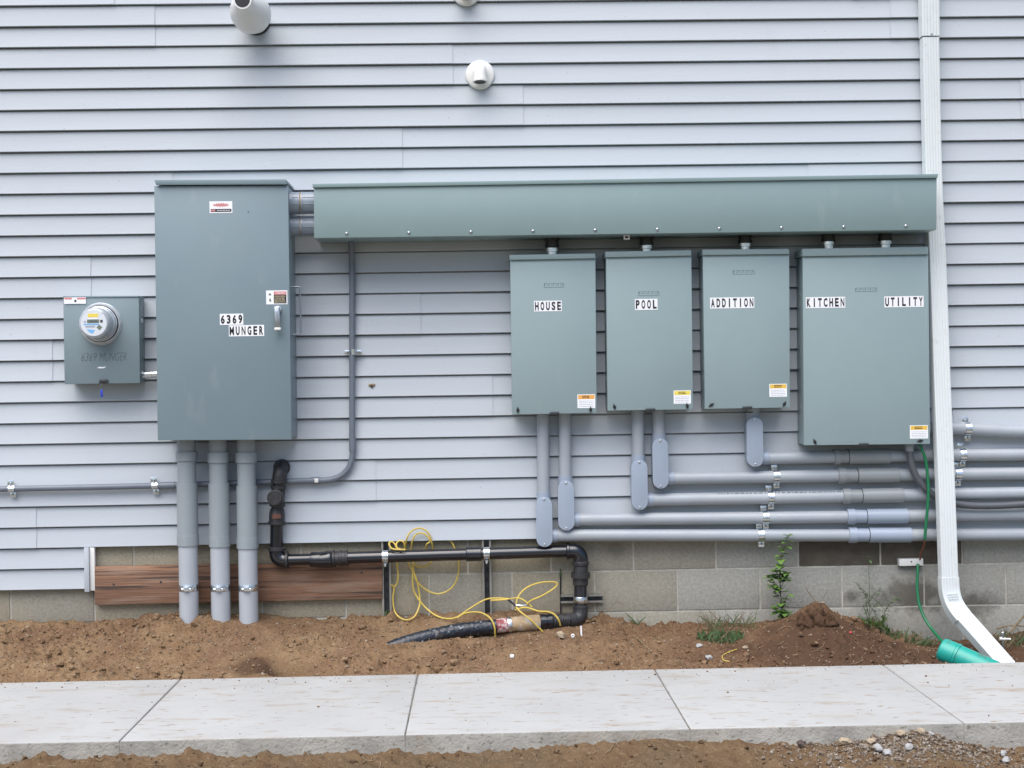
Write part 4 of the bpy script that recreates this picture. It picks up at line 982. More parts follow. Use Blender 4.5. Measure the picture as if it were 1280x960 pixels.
frod('coupling', (582.5, 692.8), (602, 692.2), [(0, 0.032), (0.05, 0.0355), (0.45, 0.035), (0.55, 0.035), (0.95, 0.0355), (1, 0.032)], 'iron')
q = bend(at(709, 689, YG), at(726.2, 688.4, YG), at(726, 706, YG), 0.05, 10)
MB().tube(q, 0.0355, 26).build('elbow', M['iron'], t)
frod('elbow_bead', (707.5, 689), (712, 688.9), [(0, 0.035), (0.2, 0.040), (0.8, 0.040), (1, 0.035)], 'iron')
frod('elbow_bead', (726, 701), (726, 707), [(0, 0.034), (0.2, 0.040), (0.8, 0.040), (1, 0.034)], 'iron_worn')
frod('union', (726, 706), (725.6, 732), [(0, 0.034), (0.35, 0.036), (0.36, 0.0465), (0.62, 0.0465), (0.63, 0.038), (0.95, 0.037), (1, 0.032)], 'iron_worn', 24)
frod('nipple', (725.6, 731), (725.6, 760), [(0, 0.0315), (1, 0.0315)], 'iron')
frod('clamp_band', (725.7, 745.5), (725.6, 753), [(0, 0.033), (0.1, 0.0345), (0.9, 0.0345), (1, 0.033)], 'galv')
frod('elbow_bead', (725.6, 756.5), (725.6, 761), [(0, 0.034), (0.2, 0.0385), (0.8, 0.0385), (1, 0.034)], 'iron_worn')
YQ = -0.10
q = bend(at(725.6, 758, YG), at(725.8, 774.5, YG-0.01), at(710, 776, YQ), 0.042, 10)
MB().tube(q, 0.036, 26).build('elbow', M['iron_worn'], t)
frod('ribbed_coupling', (719, 775.2), (689, 777), [(0, 0.034)]+[(0.08+i*0.075+d, r_) for i in range(12) for d, r_ in ((0, 0.037), (0.04, 0.033))]+[(1, 0.034)], 'iron_worn', Y=YG-0.025, Yb=YQ-0.02)
frod('collar', (690, 777), (674, 777.6), [(0, 0.034), (0.05, 0.038), (0.42, 0.038), (0.44, 0.033), (0.54, 0.033), (0.56, 0.038), (0.95, 0.038), (1, 0.033)], 'iron', Y=YQ-0.02, Yb=YQ-0.03)
frod('tan_sleeve', (675, 777.5), (637, 780.6), [(0, 0.033), (0.1, 0.037), (0.45, 0.0365), (0.65, 0.037), (0.67, 0.035), (1, 0.034)], 'tan', Y=YQ-0.03, Yb=YQ-0.055)
frod('pale_ring', (639, 780.3), (634, 781), [(0, 0.036), (0.5, 0.038), (1, 0.036)], 'galv', Y=YQ-0.054, Yb=YQ-0.057)
frod('red_sleeve', (635, 781), (618, 783.3), [(0, 0.034), (0.4, 0.0345), (1, 0.032)], 'red', Y=YQ-0.057, Yb=YQ-0.07)
pts = spline([at(620, 783, YQ-0.068), at(600, 785, YQ-0.08), at(575, 788, YQ-0.10), at(550, 792.5, YQ-0.125), at(525, 798.5, YQ-0.155), at(500, 806, YQ-0.185), at(478, 815, YQ-0.21)], 8)
rr = [0.0345+0.0012*math.sin(i*2.3)+0.001*noise.noise((i*0.8, 1, 2)) for i in range(len(pts))]
MB().tube(pts, rr, 26).build('taped_pipe', M['tape'], t)

# --- strut channels
def strut(pts4, Y, label, vertical=True):
    a_, b_, c_, d_ = pts4
    t_ = thing('strut_channel', label, 'metal channel', ((a_+b_)/2, Y, c_), 'strut channels on the foundation')
    mb = MB(); th = 0.0026; Yb = YB-0.001; Yf = Y
    def bx(u0, u1, y0, y1):
        if vertical: mb.box(u0, u1, y0, y1, c_, d_)
        else: mb.box(a_, b_, y0, y1, u0, u1)
    lo, hi = (a_, b_) if vertical else (c_, d_)
    bx(lo, lo+th, Yf, Yb); bx(hi-th, hi, Yf, Yb)
    bx(lo+th, lo+0.0095, Yf, Yf+th); bx(hi-0.0095, hi-th, Yf, Yf+th)
    mb.build('channel', M['strut'], t_)
    mb = MB(); bx2 = (lo+th+0.0002, hi-th-0.0002)
    if vertical: mb.box(bx2[0], bx2[1], Yb-0.003, Yb, c_, d_)
    else: mb.box(a_, b_, Yb-0.003, Yb, bx2[0], bx2[1])
    mb.build('channel_back', M['dark_metal'], t_)
    mb = MB(); n = int(((d_-c_) if vertical else (b_-a_))/0.05)
    for i in range(n):
        u = (c_ if vertical else a_)+0.03+i*0.05; mid = (lo+hi)/2
        if vertical: mb.box(mid-0.006, mid+0.006, Yb-0.0042, Yb-0.0032, u-0.012, u+0.012)
        else: mb.box(u-0.012, u+0.012, Yb-0.0042, Yb-0.0032, mid-0.006, mid+0.006)
    tag(mb.build('slots', M['hole'], t_), kind='stuff')
    return t_
YS = -0.004
for xa, xb, y0, y1, cy, nm in ((477.2, 489.0, 676, 772, 695.8, 'vertical slotted strut channel at the right end of the wood board'), (603.0, 614.4, 673, 772, 692.0, 'vertical slotted strut channel behind the pipe coupling')):
    p0 = at(xa, (y0+y1)/2, YS); p1 = at(xb, (y0+y1)/2, YS); z1 = at(xa, y0, YS).z; z0 = at(xa, y1, YS).z
    s_ = strut((p0.x, p1.x, z0, z1), YS, nm)
    cx = (p0.x+p1.x)/2; cz = at((xa+xb)/2, cy, YG).z
    mb = MB(); pr = [(math.sin(R(th))*(RG+0.0045), YG-math.cos(R(th))*(RG+0.0045)) for th in range(-120, 121, 12)]
    vs_ = []; fs = []
    for u, y in pr:
        for dx in (-0.014, 0.014): vs_.append((cx+dx, y, cz+u))
    for i in range(len(pr)-1): fs.append((2*i, 2*i+1, 2*i+3, 2*i+2))
    mb.add(vs_, fs); cl_ = mb.build('pipe_clamp', M['galv'], s_)
    MB().rod((cx, YG-RG-0.004, cz+0.004), (cx, YG-RG-0.018, cz+0.004), [(0, 0.013), (0.5, 0.013), (0.55, 0.008), (1, 0.007)], 6).build('nut', M['galv'], cl_)
    MB().rod((cx, YG-RG+0.005, cz-RG-0.002), (cx, YG-RG+0.002, cz-RG-0.018), [(0, 0.009), (1, 0.004)], 8).build('bolt', M['galv'], cl_)
p0 = at(701, 748, YS); p1 = at(753.5, 748, YS)
strut((p0.x, p1.x, at(725, 753.6, YS).z, at(725, 743.4, YS).z), YS, 'short horizontal strut channel behind the pipe riser near the soil', False)
# thin dark stake left of it
p0 = at(700.6, 711, 0.018); p1 = at(701.0, 772, 0.018)
t = thing('thin_stake', 'thin dark stake with a green tip against the blocks beside the riser', 'stake', p1)
MB().tube([p1, p0+(p1-p0)*0.15], 0.0035, 8).build('shaft', M['ink'], t); MB().tube([p0+(p1-p0)*0.15, p0], [0.006, 0.003], 8).build('tip', M['leaf2'], t)

# --- wood board
Yw = YB-0.040
c = corners((117.5, 708.6), (478.0, 703.6), (478.0, 748.2), (118.5, 756.5), Yw)
wb = MB().prism(c, Yw, YB-0.001).build('wood_board', M['wood'], bevel=0.003, loc=((c[2][0]+c[3][0])/2, Yw, c[3][1]))
tag(wb, 'weathered reddish brown plank fixed across the block foundation', 'plank')
for px, py in ((142, 730.5), (201, 727.5), (452, 716)):
    q = at(px, py, Yw); MB().rod((q.x, Yw+0.002, q.z), (q.x, Yw-0.0015, q.z), [(0, 0.006), (1, 0.005)], 10).build('nail_head', M['dark_metal'], wb)

# --- yellow tracer wire
def W(x, y, Y): return at(470+x/5.565, 640+y/5.565, Y)
yw = thing('tracer_wire', 'loose coils of yellow wire looped over the black gas pipe', 'wire', W(560, 735, -0.1))
f_ = -0.014; bh = 0.010; fr = -0.10
strands = [
 [(222, 300, 0.008), (152, 340, 0.008), (155, 440, f_), (145, 500, f_), (118, 521, f_), (108, 506, f_-.01), (126, 532, f_), (118, 600, f_), (130, 690, -0.03), (170, 738, -0.05), (220, 751, -0.06), (270, 725, -0.05), (300, 660, -0.03), (305, 610, -0.02), (298, 540, f_), (280, 460, f_), (258, 415, f_), (235, 375, f_), (220, 335, 0.004), (212, 290, 0.004), (205, 250, -0.004), (213, 190, -0.03), (240, 140, -0.035), (290, 113, -0.04), (340, 124, -0.035), (372, 160, -0.03), (390, 225, -0.016), (400, 270, 0.004)],
 [(245, 290, 0.004), (245, 250, -0.01), (257, 190, -0.03), (285, 152, -0.032), (330, 150, -0.034), (362, 175, -0.03), (376, 205, -0.026), (352, 225, -0.02), (345, 262, 0.004)],
 [(262, 330, 0.006), (258, 380, f_), (255, 480, f_), (265, 550, f_), (300, 612, f_-.01), (350, 670, -0.03), (420, 722, -0.06), (490, 742, -0.08), (560, 733, -0.09), (640, 680, -0.075), (720, 630, -0.06), (780, 604, -0.06), (860, 600, -0.07), (930, 604, -0.09), (990, 598, -0.1), (1040, 622, -0.11), (1085, 662, -0.12)],
 [(258, 340, 0.006), (262, 400, -0.01), (275, 465, f_), (310, 510, f_), (360, 548, f_), (430, 570, f_), (500, 548, f_), (550, 497, f_), (574, 420, f_), (576, 350, 0.002), (568, 300, 0.008), (545, 245, 0.004), (525, 208, 0.004), (500, 192, 0.006)],
 [(262, 362, -0.002), (290, 380, f_), (330, 380, f_), (365, 370, f_), (385, 345, 0.004)],
 [(565, 737, -0.10), (620, 705, -0.10), (690, 696, -0.12), (750, 708, -0.16), (800, 745, -0.202), (824, 800, -0.216), (828, 845, -0.21), (832, 890, -0.19)],
 [(800, 615, -0.07), (870, 612, -0.085), (930, 606, -0.10)],
 [(975, 640, -0.12), (985, 600, -0.10), (1010, 560, -0.08), (1060, 520, -0.06), (1140, 492, -0.05), (1225, 486, -0.05), (1260, 497, -0.05), (1240, 530, -0.055), (1150, 585, -0.08), (1085, 612, -0.10), (1050, 640, -0.13)],
 [(970, 682, -0.15), (1040, 664, -0.165), (1130, 690, -0.175), (1195, 694, -0.165), (1240, 712, -0.165), (1270, 750, -0.172), (1283, 790, -0.16)],
 [(975, 660, -0.15), (1000, 690, -0.17), (1080, 755, -0.185), (1160, 832, -0.175)],
 [(205, 262, -0.092), (120, 258, -0.09), (95, 235, -0.06), (92, 215, -0.04), (112, 207, -0.035), (135, 228, -0.04), (150, 252, -0.07), (180, 262, -0.09)],
 [(140, 250, -0.06), (145, 215, -0.035), (170, 200, -0.03), (195, 215, -0.03), (200, 255, -0.02)],
]
for s_ in strands:
    MB().tube(spline([W(*p_) for p_ in s_], 6), 0.0041, 8).build('strand', M['yellow'], yw)
mb = MB().tube(spline([W(920, 612, -0.11), W(945, 630, -0.13), W(975, 655, -0.15)], 5), 0.005, 8); mb.build('black_sheath', M['ink'], yw)
MB().tube(spline([W(975, 648, -0.15), W(1010, 652, -0.155), W(1042, 648, -0.15)], 5), 0.007, 8).build('crimp', M['alu'], yw)
# wire scrap on the soil
def onsoil(px, py, up_=0.0):
    """where the sight line through a pixel meets the soil bed"""
    y = 0.0
    for i in range(140):
        y = -0.005*i; q_ = at(px, py, y)
        if q_.z >= hsoil(q_.x, y): return Vector((q_.x, y, hsoil(q_.x, y)+up_))
    q_ = at(px, py, -0.6); return Vector((q_.x, -0.6, hsoil(q_.x, -0.6)+up_))
pts = [onsoil(850+x/5.65, 660+y/5.65, 0.006) for x, y in ((400, 865), (350, 880), (310, 900), (298, 920), (312, 940), (350, 947))]
sc_ = MB().tube(spline(pts, 5), 0.0024, 8).build('wire_scrap', M['yellow'], loc=pts[2]); tag(sc_, 'short curved scrap of yellow wire lying on the dark soil', 'wire')

# --- ground wire, bonding block, teal pipe
gw = thing('ground_wire', 'green ground wire hanging from the wide panel down to the soil', 'wire', at(1150, 700, -0.12))
MB().tube(spline([at(1148, 553, -0.12), at(1152, 561, -0.13), at(1157, 575, -0.13), at(1159.5, 595, -0.13), at(1160.5, 615, -0.128), at(1159, 640, -0.125), at(1157, 660, -0.12), at(1156.3, 674, -0.11)], 6), 0.0072, 12).build('green_cable', M['green'], gw)
MB().tube(spline([at(1156.3, 673, -0.11), at(1155, 682, -0.09), at(1151.5, 691, -0.06), at(1150, 699, -0.02)], 6), 0.0045, 8).build('bare_end', M['copper'], gw)
MB().tube(spline([at(1147.5, 705, -0.03), at(1147, 716, -0.04), at(1146.5, 735, -0.05), at(1149, 755, -0.07), at(1156, 773, -0.10), at(1166, 788, -0.15), at(1176, 800, -0.24), at(1182, 808, -0.28)], 6), 0.0072, 12).build('green_cable', M['green'], gw)
bb = thing('bonding_block', 'small white terminal block on the foundation with the green wire', 'terminal block', at(1139, 708, 0.02))
a_, b_, c_, d_ = rect(1123.8, 698.4, 1154.4, 707.6, -0.01)
MB().box(a_, b_, -0.012, 0.028, c_, d_).build('cover', M['white_pvc'], bb, bevel=0.004)
MB().rod(((a_+b_)/2, -0.012, (c_+d_)/2+0.004), ((a_+b_)/2, -0.0135, (c_+d_)/2+0.004), [(0, 0.004), (1, 0.004)], 10).build('screw', M['pen'], bb)
MB().box(a_+0.004, b_-0.004, 0.0, 0.0275, c_-0.005, c_-0.0005).build('base_bar', M['dark_metal'], bb)
tp0 = at(1175, 811, -0.36); tp1 = at(1254, 846, -0.52)
tl = thing('drain_pipe', 'teal plastic drain pipe lying in the soil under the downspout', 'pipe', tp0)
dv = (tp1-tp0)
MB().rod(tp0, tp0+dv*0.24, [(0, 0.030), (0.02, 0.046), (0.10, 0.054), (0.25, 0.057), (0.97, 0.0575), (1, 0.055)], 36).build('bell_end', M['teal'], tl)
MB().rod(tp0+dv*0.241, tp1, [(0, 0.0595), (0.05, 0.0595), (0.06, 0.0555), (1, 0.0555)], 36).build('barrel', M['teal'], tl)

# ================================================================== VENTS
def flange_vent(px, py, label, hood=True):
    c_ = at(px, py, -0.02); t_ = thing('round_vent', label, 'vent', (c_.x, 0, c_.z-0.07), 'round white wall vents')
    MB().rod((c_.x, -0.004, c_.z), (c_.x, -0.024, c_.z), [(0, 0.0705), (0.6, 0.0705), (0.85, 0.068), (1, 0.062)], 40).build('flange', M['white_pvc'], t_)
    pth_ = bend((c_.x, -0.02, c_.z+0.020), (c_.x, -0.066, c_.z+0.022), (c_.x, -0.074, c_.z-0.045), 0.030, 8)
    el = MB().tube(pth_, [0.031]*(len(pth_)-1)+[0.033], 28, caps=False)
    e_ = el.build('elbow', M['white_pvc'], t_)
    a2 = Vector(pth_[-1]); dn = (Vector(pth_[-1])-Vector(pth_[-2])).normalized()
    MB().rod(a2-dn*0.012, a2+dn*0.002, [(0, 0.0325), (0.01, 0.0365), (0.99, 0.0365), (1, 0.034)], 28).build('rim', M['white_pvc'], e_)
    MB().rod(a2+dn*0.0022, a2+dn*0.0032, [(0, 0.0275), (1, 0.0275)], 24).build('screen', M['iron_worn'], e_)
flange_vent(600, 93.3, 'white round vent with short hooded elbow above the trough')
flange_vent(582.5, -11, 'white round vent cut off by the top edge of the picture')
# concentric flue terminal
c_ = at(319.5, 26.0, -0.02)
t = thing('flue_terminal', 'white plastic flue pipe with tapered nose sticking out of the siding', 'flue vent', (c_.x, 0, c_.z))
X, Zc = c_.x, c_.z
MB().rod((X, 0.01, Zc), (X, -0.20, Zc), [(0, 0.060), (1, 0.060)], 40).build('inner_pipe', M['white_pvc'], t)
MB().rod((X, -0.0, Zc), (X, -0.012, Zc), [(0, 0.069), (1, 0.066)], 40).build('wall_ring', M['iron_worn'], t)
nose = MB().rod((X, -0.130, Zc), (X, -0.40, Zc), [(0, 0.060), (0.005, 0.091), (0.04, 0.094), (0.22, 0.094), (0.30, 0.091), (0.72, 0.052), (0.78, 0.0455), (1, 0.0425)], 48)
nose.build('nose_cone', M['white_pvc'], t)
MB().rod((X, -0.4002, Zc), (X, -0.402, Zc), [(0, 0.0415), (1, 0.0415)], 40).build('nose_rim', M['white_pvc'], t)
MB().rod((X, -0.4022, Zc), (X, -0.4030, Zc), [(0, 0.034), (1, 0.034)], 36).build('bore', M['hole'], t)

# ================================================================== DOWNSPOUT
def gutter_section(path, wd_, dp, name, parent, ribs=True, side=Vector((1, 0, 0))):
    """rectangular ribbed pipe swept along a path"""
    prof = []
    n = 5
    hw, hd = wd_/2, dp/2; cr = 0.008
    front = [(-hw, -hd+cr), (-hw+cr*0.3, -hd+cr*0.3), (-hw+cr, -hd)]
    if ribs:
        for i in range(n):
            x = -hw+cr+(wd_-2*cr)*(i+0.5)/n; q_ = (wd_-2*cr)/n
            front += [(x-q_*0.32, -hd), (x-q_*0.16, -hd+0.0015), (x+q_*0.16, -hd+0.0015), (x+q_*0.32, -hd)]
    front += [(hw-cr, -hd), (hw-cr*0.3, -hd+cr*0.3), (hw, -hd+cr)]
    sd_ = []
    for i in range(3):
        y = -hd+cr+(dp-2*cr)*(i+0.5)/3; sd_ += [(y-0.004), (y), (y+0.004)]
    prof = front+[(hw-(0.002 if k % 3 == 1 else 0), y) for k, y in enumerate(sd_)]+[(hw, hd-cr), (hw-cr, hd), (-hw+cr, hd), (-hw, hd-cr)]+[(-hw+(0.002 if k % 3 == 1 else 0), y) for k, y in reversed(list(enumerate(sd_)))]
    k = len(prof); vs_ = []; fs = []
    path = [Vector(p_) for p_ in path]
    for i, p_ in enumerate(path):
        d = (path[min(i+1, len(path)-1)]-path[max(i-1, 0)]).normalized()
        s_ = (side-d*side.dot(d)).normalized(); f2 = s_.cross(d).normalized()
        if f2.y > 0: f2 = -f2
        for x, y in prof: vs_.append(p_+s_*x+f2*(-y))
    for i in range(len(path)-1):
        for j in range(k): fs.append((i*k+j, i*k+(j+1) % k, (i+1)*k+(j+1) % k, (i+1)*k+j))
    fs += [tuple(range(k)), tuple((len(path)-1)*k+j for j in range(k))]
    mb_ = MB(); mb_.add(vs_, fs); return mb_.build(name, M['white_metal'], parent, ang=25)
DW, DD = 0.083, 0.060
top = at(1158, -260, -0.050); j_ = at(1161.5, 46.5, -0.052)
lo = [at(1161.7, 48, -0.053), at(1165.4, 220, -0.058), at(1170.5, 330, -0.085), at(1175.6, 470, -0.122), at(1181, 600, -0.150), at(1184.3, 690, -0.158), at(1185.5, 725, -0.160)]
ds = thing('downspout', 'white ribbed metal downspout with angled outlet at the right', 'downspout', at(1240, 830, -0.5))
gutter_section([top, j_], DW+0.006, DD+0.006, 'upper_section', ds)
gutter_section(spline(lo, 6), DW, DD, 'lower_section', ds)
el = [at(1185.4, 721, -0.160), at(1186.3, 737, -0.162), at(1189.5, 751, -0.172), at(1195.5, 763, -0.19), at(1203, 773, -0.21)]
gutter_section(spline(el, 6), DW+0.006, DD+0.005, 'elbow', ds)
ou = [at(1201.5, 770.5, -0.205), at(1225, 797, -0.27), at(1270, 848, -0.40)]
gutter_section(ou, DW+0.001, DD+0.001, 'outlet', ds)
# crimped creases of the elbow
for k, yy in enumerate((741.5, 744.5, 747.5)):
    q = at(1187.3+k*0.8, yy, -0.165-0.003*k); MB().tube([q+Vector((-0.026, -0.0365, 0.0)), q+Vector((0.026, -0.0365, 0.004))], 0.0016, 6).build('crimp', M['white_metal'], ds)
q = at(1164.3, 42.4, -0.08); MB().rod((q.x, -0.082, q.z), (q.x, -0.0905, q.z), [(0, 0.005), (1, 0.003)], 8).build('screw', M['alu'], ds)

# ================================================================== SMALL THINGS
c_ = at(464.8, 482.3, -0.012)
fp = thing('foam_plug', 'small brown foam plug in a hole in the siding', 'plug', c_)
mb = MB(); rn = random.Random(2)
for i in range(7): lump(mb, (c_.x+rn.uniform(-0.012, 0.012), -0.010, c_.z+rn.uniform(-0.008, 0.008)), rn.uniform(0.005, 0.009), rn)
mb.build('foam', M['tan'], fp)
MB().rod((c_.x, -0.0065, c_.z-0.002), (c_.x, -0.0175, c_.z-0.003), [(0, 0.008), (1, 0.006)], 8).build('stub', M['rock_dark'], fp)
# rocks
def rock(px, py, wpx, hpx, mt_, label, Y=None, front=False, group=None):
    if front:
        y = -1.76; q_ = at(px, py, y)
        for i in range(60):
            y = -1.755-0.006*i; q_ = at(px, py+hpx*0.35, y)
            if q_.z >= hfront(q_.x, y): break
        y = max(y, -2.05); z = hfront(q_.x, y)
        q_ = at(px, py, y-0.004)
    else:
        q_ = onsoil(px, py+hpx*0.4); y = q_.y
    r = wpx/2*mpp(y); mb_ = MB(); rn_ = random.Random(int(px*7+py)); lump(mb_, (q_.x, y, q_.z+(0 if front else hpx*0.3*mpp(y))), r*0.9, rn_, flat=min(1.0, hpx/wpx), hi=True)
    o = mb_.build('rock', M[mt_], loc=(q_.x, y, q_.z-r*0.5), ang=28); tag(o, label, 'rock', group)
rock(701, 792.5, 16, 13, 'rock_tan', 'tan rock on the soil beside the tan pipe sleeve')
G_ = 'stones along the sidewalk edge'
rock(1002.5, 929.5, 14, 7.5, 'rock_dark', 'dark brown stone at the sidewalk edge, left of the gravel', front=True, group=G_)
rock(1056, 927, 15, 12, 'rock_tan', 'squarish tan stone against the sidewalk, leftmost pale one', front=True, group=G_)
rock(1090, 926, 14, 7, 'rock_tan', 'flat tan stone just above the two grey stones', front=True, group=G_)
rock(1097, 935, 13, 17, 'rock_grey', 'upright pale grey stone in the gravel heap', front=True, group=G_)
rock(1110, 941, 13, 11, 'rock_grey', 'angular pale grey stone right of the upright stone', front=True, group=G_)
rock(1126.5, 917, 13, 11, 'rock_tan', 'tan stone high on the gravel heap', front=True, group=G_)
rock(1137, 934, 12, 11, 'rock_grey', 'grey stone in the middle of the gravel heap', front=True, group=G_)
rock(1151, 914, 14, 9, 'rock_tan', 'tan stone at the very top of the gravel heap', front=True, group=G_)
rock(1162, 916.5, 12, 5, 'rock_grey', 'thin pale flat stone right of the topmost stone', front=True, group=G_)
rock(1255, 942, 11, 9, 'rock_grey', 'upper of two pale stones at the lower right corner', front=True, group=G_)
rock(1257.5, 950, 12, 8, 'rock_grey', 'lower of two pale stones at the lower right corner', front=True, group=G_)
rock(874, 806, 9, 5, 'rock_grey', 'pale pebble on soil left of the low green clump')
rock(886, 821, 9, 8, 'rock_grey', 'pale pebble on dark soil near the yellow wire scrap')
rock(932, 808, 7, 5, 'rock_tan', 'tan pebble right of the low green clump')
# broken lump of earth on the mound
def earth_lump(px, py, r, hz, seed, label):
    q_ = onsoil(px, py); mb_ = MB(); bm_ = bmesh.new(); bmesh.ops.create_icosphere(bm_, subdivisions=4, radius=1.0); vs_ = []
    for v in bm_.verts:
        c__ = v.co; k = 1+0.55*noise.noise((c__.x*1.3+seed, c__.y*1.3, c__.z*1.3))+0.30*noise.noise((c__.x*3.5, c__.y*3.5+seed, c__.z*3.5))+0.14*noise.noise((c__.x*9, c__.y*9+seed, c__.z*9))
        up_ = max(0, c__.z); k2 = k*(1-0.30*up_)
        vs_.append(q_+Vector((c__.x*r*k2, c__.y*r*k2*0.8, c__.z*hz*k)))
    mb_.add(vs_, [tuple(v.index for v in f.verts) for f in bm_.faces]); bm_.free()
    o_ = mb_.build('earth_clod', M['soil'], loc=q_, ang=60); tag(o_, label, 'clod')
earth_lump(1018, 773, 0.058, 0.064, 5.0, 'large pointed lump of earth on top of the mound')
earth_lump(1003, 777, 0.040, 0.040, 9.0, 'earth clod on the left flank of the mound')
earth_lump(1036, 777, 0.036, 0.040, 13.0, 'earth clod on the right flank of the mound')
# small white litter
q_ = onsoil(640, 822, 0.004); o = MB().box(q_.x-0.009, q_.x+0.009, q_.y-0.006, q_.y+0.006, q_.z-0.004, q_.z+0.010).build('plastic_chip', M['white'], loc=q_, bevel=0.002); tag(o, 'tiny white plastic chip on the soil near the sidewalk', 'litter')
q_ = onsoil(727, 794, 0.0); o = MB().tube([(q_.x, q_.y, q_.z-0.01), (q_.x-0.002, q_.y+0.006, q_.z+0.045)], 0.0042, 8).build('plastic_stub', M['white'], loc=q_); tag(o, 'thin white plastic stub upright in the soil by the elbow', 'litter')
q_ = onsoil(716, 797, 0.004); mb = MB(); mb.tube([Vector((q_.x+0.0065*math.cos(k), q_.y-0.004, q_.z+0.006+0.0065*math.sin(k))) for k in [i*0.628 for i in range(11)]], 0.0032, 8)
o = mb.build('washer', M['white'], loc=q_); tag(o, 'small white ring washer lying on the soil', 'litter')
q_ = onsoil(1063, 791, 0.004); mb = MB(); lump(mb, q_, 0.010, random.Random(4), 0.6); o = mb.build('red_scrap', M['redink'], loc=q_, ang=20); tag(o, 'tiny red scrap on the mound of soil', 'litter')
# white hose spigot by the corner
q_ = at(1253.5, 806, -0.22); t = thing('spigot', 'small white pipe stub with side valve behind the downspout outlet', 'valve', (q_.x, -0.22, q_.z))
MB().rod((q_.x, -0.22, q_.z-0.05), (q_.x, -0.22, q_.z+0.062), [(0, 0.007), (0.75, 0.007), (0.76, 0.010), (0.97, 0.010), (1, 0.007)], 14).build('stub', M['alu'], t)
MB().rod((q_.x-0.016, -0.222, q_.z+0.030), (q_.x+0.036, -0.225, q_.z+0.027), [(0, 0.008), (0.5, 0.008), (0.52, 0.005), (1, 0.005)], 12).build('valve_arm', M['white_pvc'], t)

# ================================================================== WEEDS
def leaf_quad(mb_, p_, d, up_, L, wd_, droop=0.3):
    d = Vector(d).normalized(); s_ = d.cross(Vector(up_)); s_ = s_.normalized() if s_.length > 1e-5 else Vector((1, 0, 0)); n_ = s_.cross(d)
    pts_ = []
    for f, ww in ((0, 0.10), (0.25, 0.85), (0.5, 1.0), (0.75, 0.7), (1, 0.03)):
        c__ = p_+d*(L*f)-Vector((0, 0, 1))*(droop*L*f*f); pts_ += [c__-s_*(wd_*ww/2)+n_*(wd_*0.12*ww), c__, c__+s_*(wd_*ww/2)+n_*(wd_*0.12*ww)]
    fs = []
    for i in range(4):
        for j in range(2): fs.append((3*i+j, 3*i+j+1, 3*i+j+4, 3*i+j+3))
    mb_.add(pts_, fs)
def weed(path, label, nleaf, L, wd_, mt_='leaf', seed=1, branch=0, r=0.0028, lo=0.05, group=None, name='weed'):
    rn_ = random.Random(seed); pts_ = spline(path, 8)
    t_ = thing(name, label, 'plant', pts_[0], group)
    MB().tube(pts_, [r*(1-0.65*i/len(pts_)) for i in range(len(pts_))], 7).build('stem', M['stem'], t_)
    mb_ = MB()
    for i in range(nleaf):
        f = lo+(1-lo)*(i/(nleaf-1))**1.15; q__ = pts_[min(len(pts_)-1, int(f*(len(pts_)-1)))]
        an = i*2.4+rn_.uniform(-0.5, 0.5)
        sz = (1.05-0.45*f)*rn_.uniform(0.7, 1.2)
        leaf_quad(mb_, q__, (math.cos(an), math.sin(an)*0.8-0.25, rn_.uniform(-0.1, 0.7)), (0, 0, 1), L*sz, wd_*sz, rn_.uniform(0.1, 0.5))
    st_ = MB(); nb = 0
    for b_ in range(branch):
        f = rn_.uniform(0.0, 0.35); q__ = pts_[int(f*(len(pts_)-1))]; an = rn_.uniform(0, 6.28); ln = rn_.uniform(0.06, 0.15)
        e_ = q__+Vector((math.cos(an)*ln*0.6, -abs(math.sin(an))*ln*0.5, ln*rn_.uniform(0.5, 1.0))); st_.tube(spline([q__, (q__+e_)/2+Vector((0, 0, 0.01)), e_], 4), 0.0014, 5); nb += 1
        for j in range(7):
            g_ = q__+(e_-q__)*rn_.uniform(0.3, 1); a2_ = rn_.uniform(0, 6.28)
            leaf_quad(mb_, g_, (math.cos(a2_), math.sin(a2_)-0.2, rn_.uniform(0, 0.7)), (0, 0, 1), L*0.7*rn_.uniform(0.6, 1.1), wd_*0.7, 0.3)
    mb_.build('leaves', M[mt_], t_)
    if nb: st_.build('side_stems', M['stem'], t_)
    return t_
Yv = -0.045
weed([onsoil(978, 776)-Vector((0, 0, 0.03)), at(976, 745, -0.09), at(974.5, 715, -0.09), at(977, 695, -0.10), at(982, 680, -0.11), at(985, 668, -0.12)], 'tall leafy green weed growing up past the lowest conduit', 40, 0.058, 0.046, seed=3, branch=12, lo=0.03)
weed([onsoil(1088, 790)-Vector((0, 0, 0.02)), at(1087, 760, -0.05), at(1086.5, 730, -0.04), at(1086, 706, -0.05), at(1088, 695, -0.06)], 'thin straight weed with sparse leaves against the damp blocks', 18, 0.036, 0.018, 'leaf2', 5, branch=8, r=0.0018)
weed([onsoil(1100, 790)-Vector((0, 0, 0.02)), at(1105, 768, -0.06), at(1112, 755, -0.07), at(1121, 748, -0.08), at(1124, 752, -0.09)], 'arching weed with narrow leaves right of the thin weed', 30, 0.038, 0.015, 'leaf2', 6, branch=5, r=0.0018)
weed([onsoil(943, 790)-Vector((0, 0, 0.02)), at(944, 775, -0.12), at(946, 762, -0.12)], 'small round leaved sprout left of the mound', 9, 0.026, 0.018, 'leaf', 8, r=0.0018)
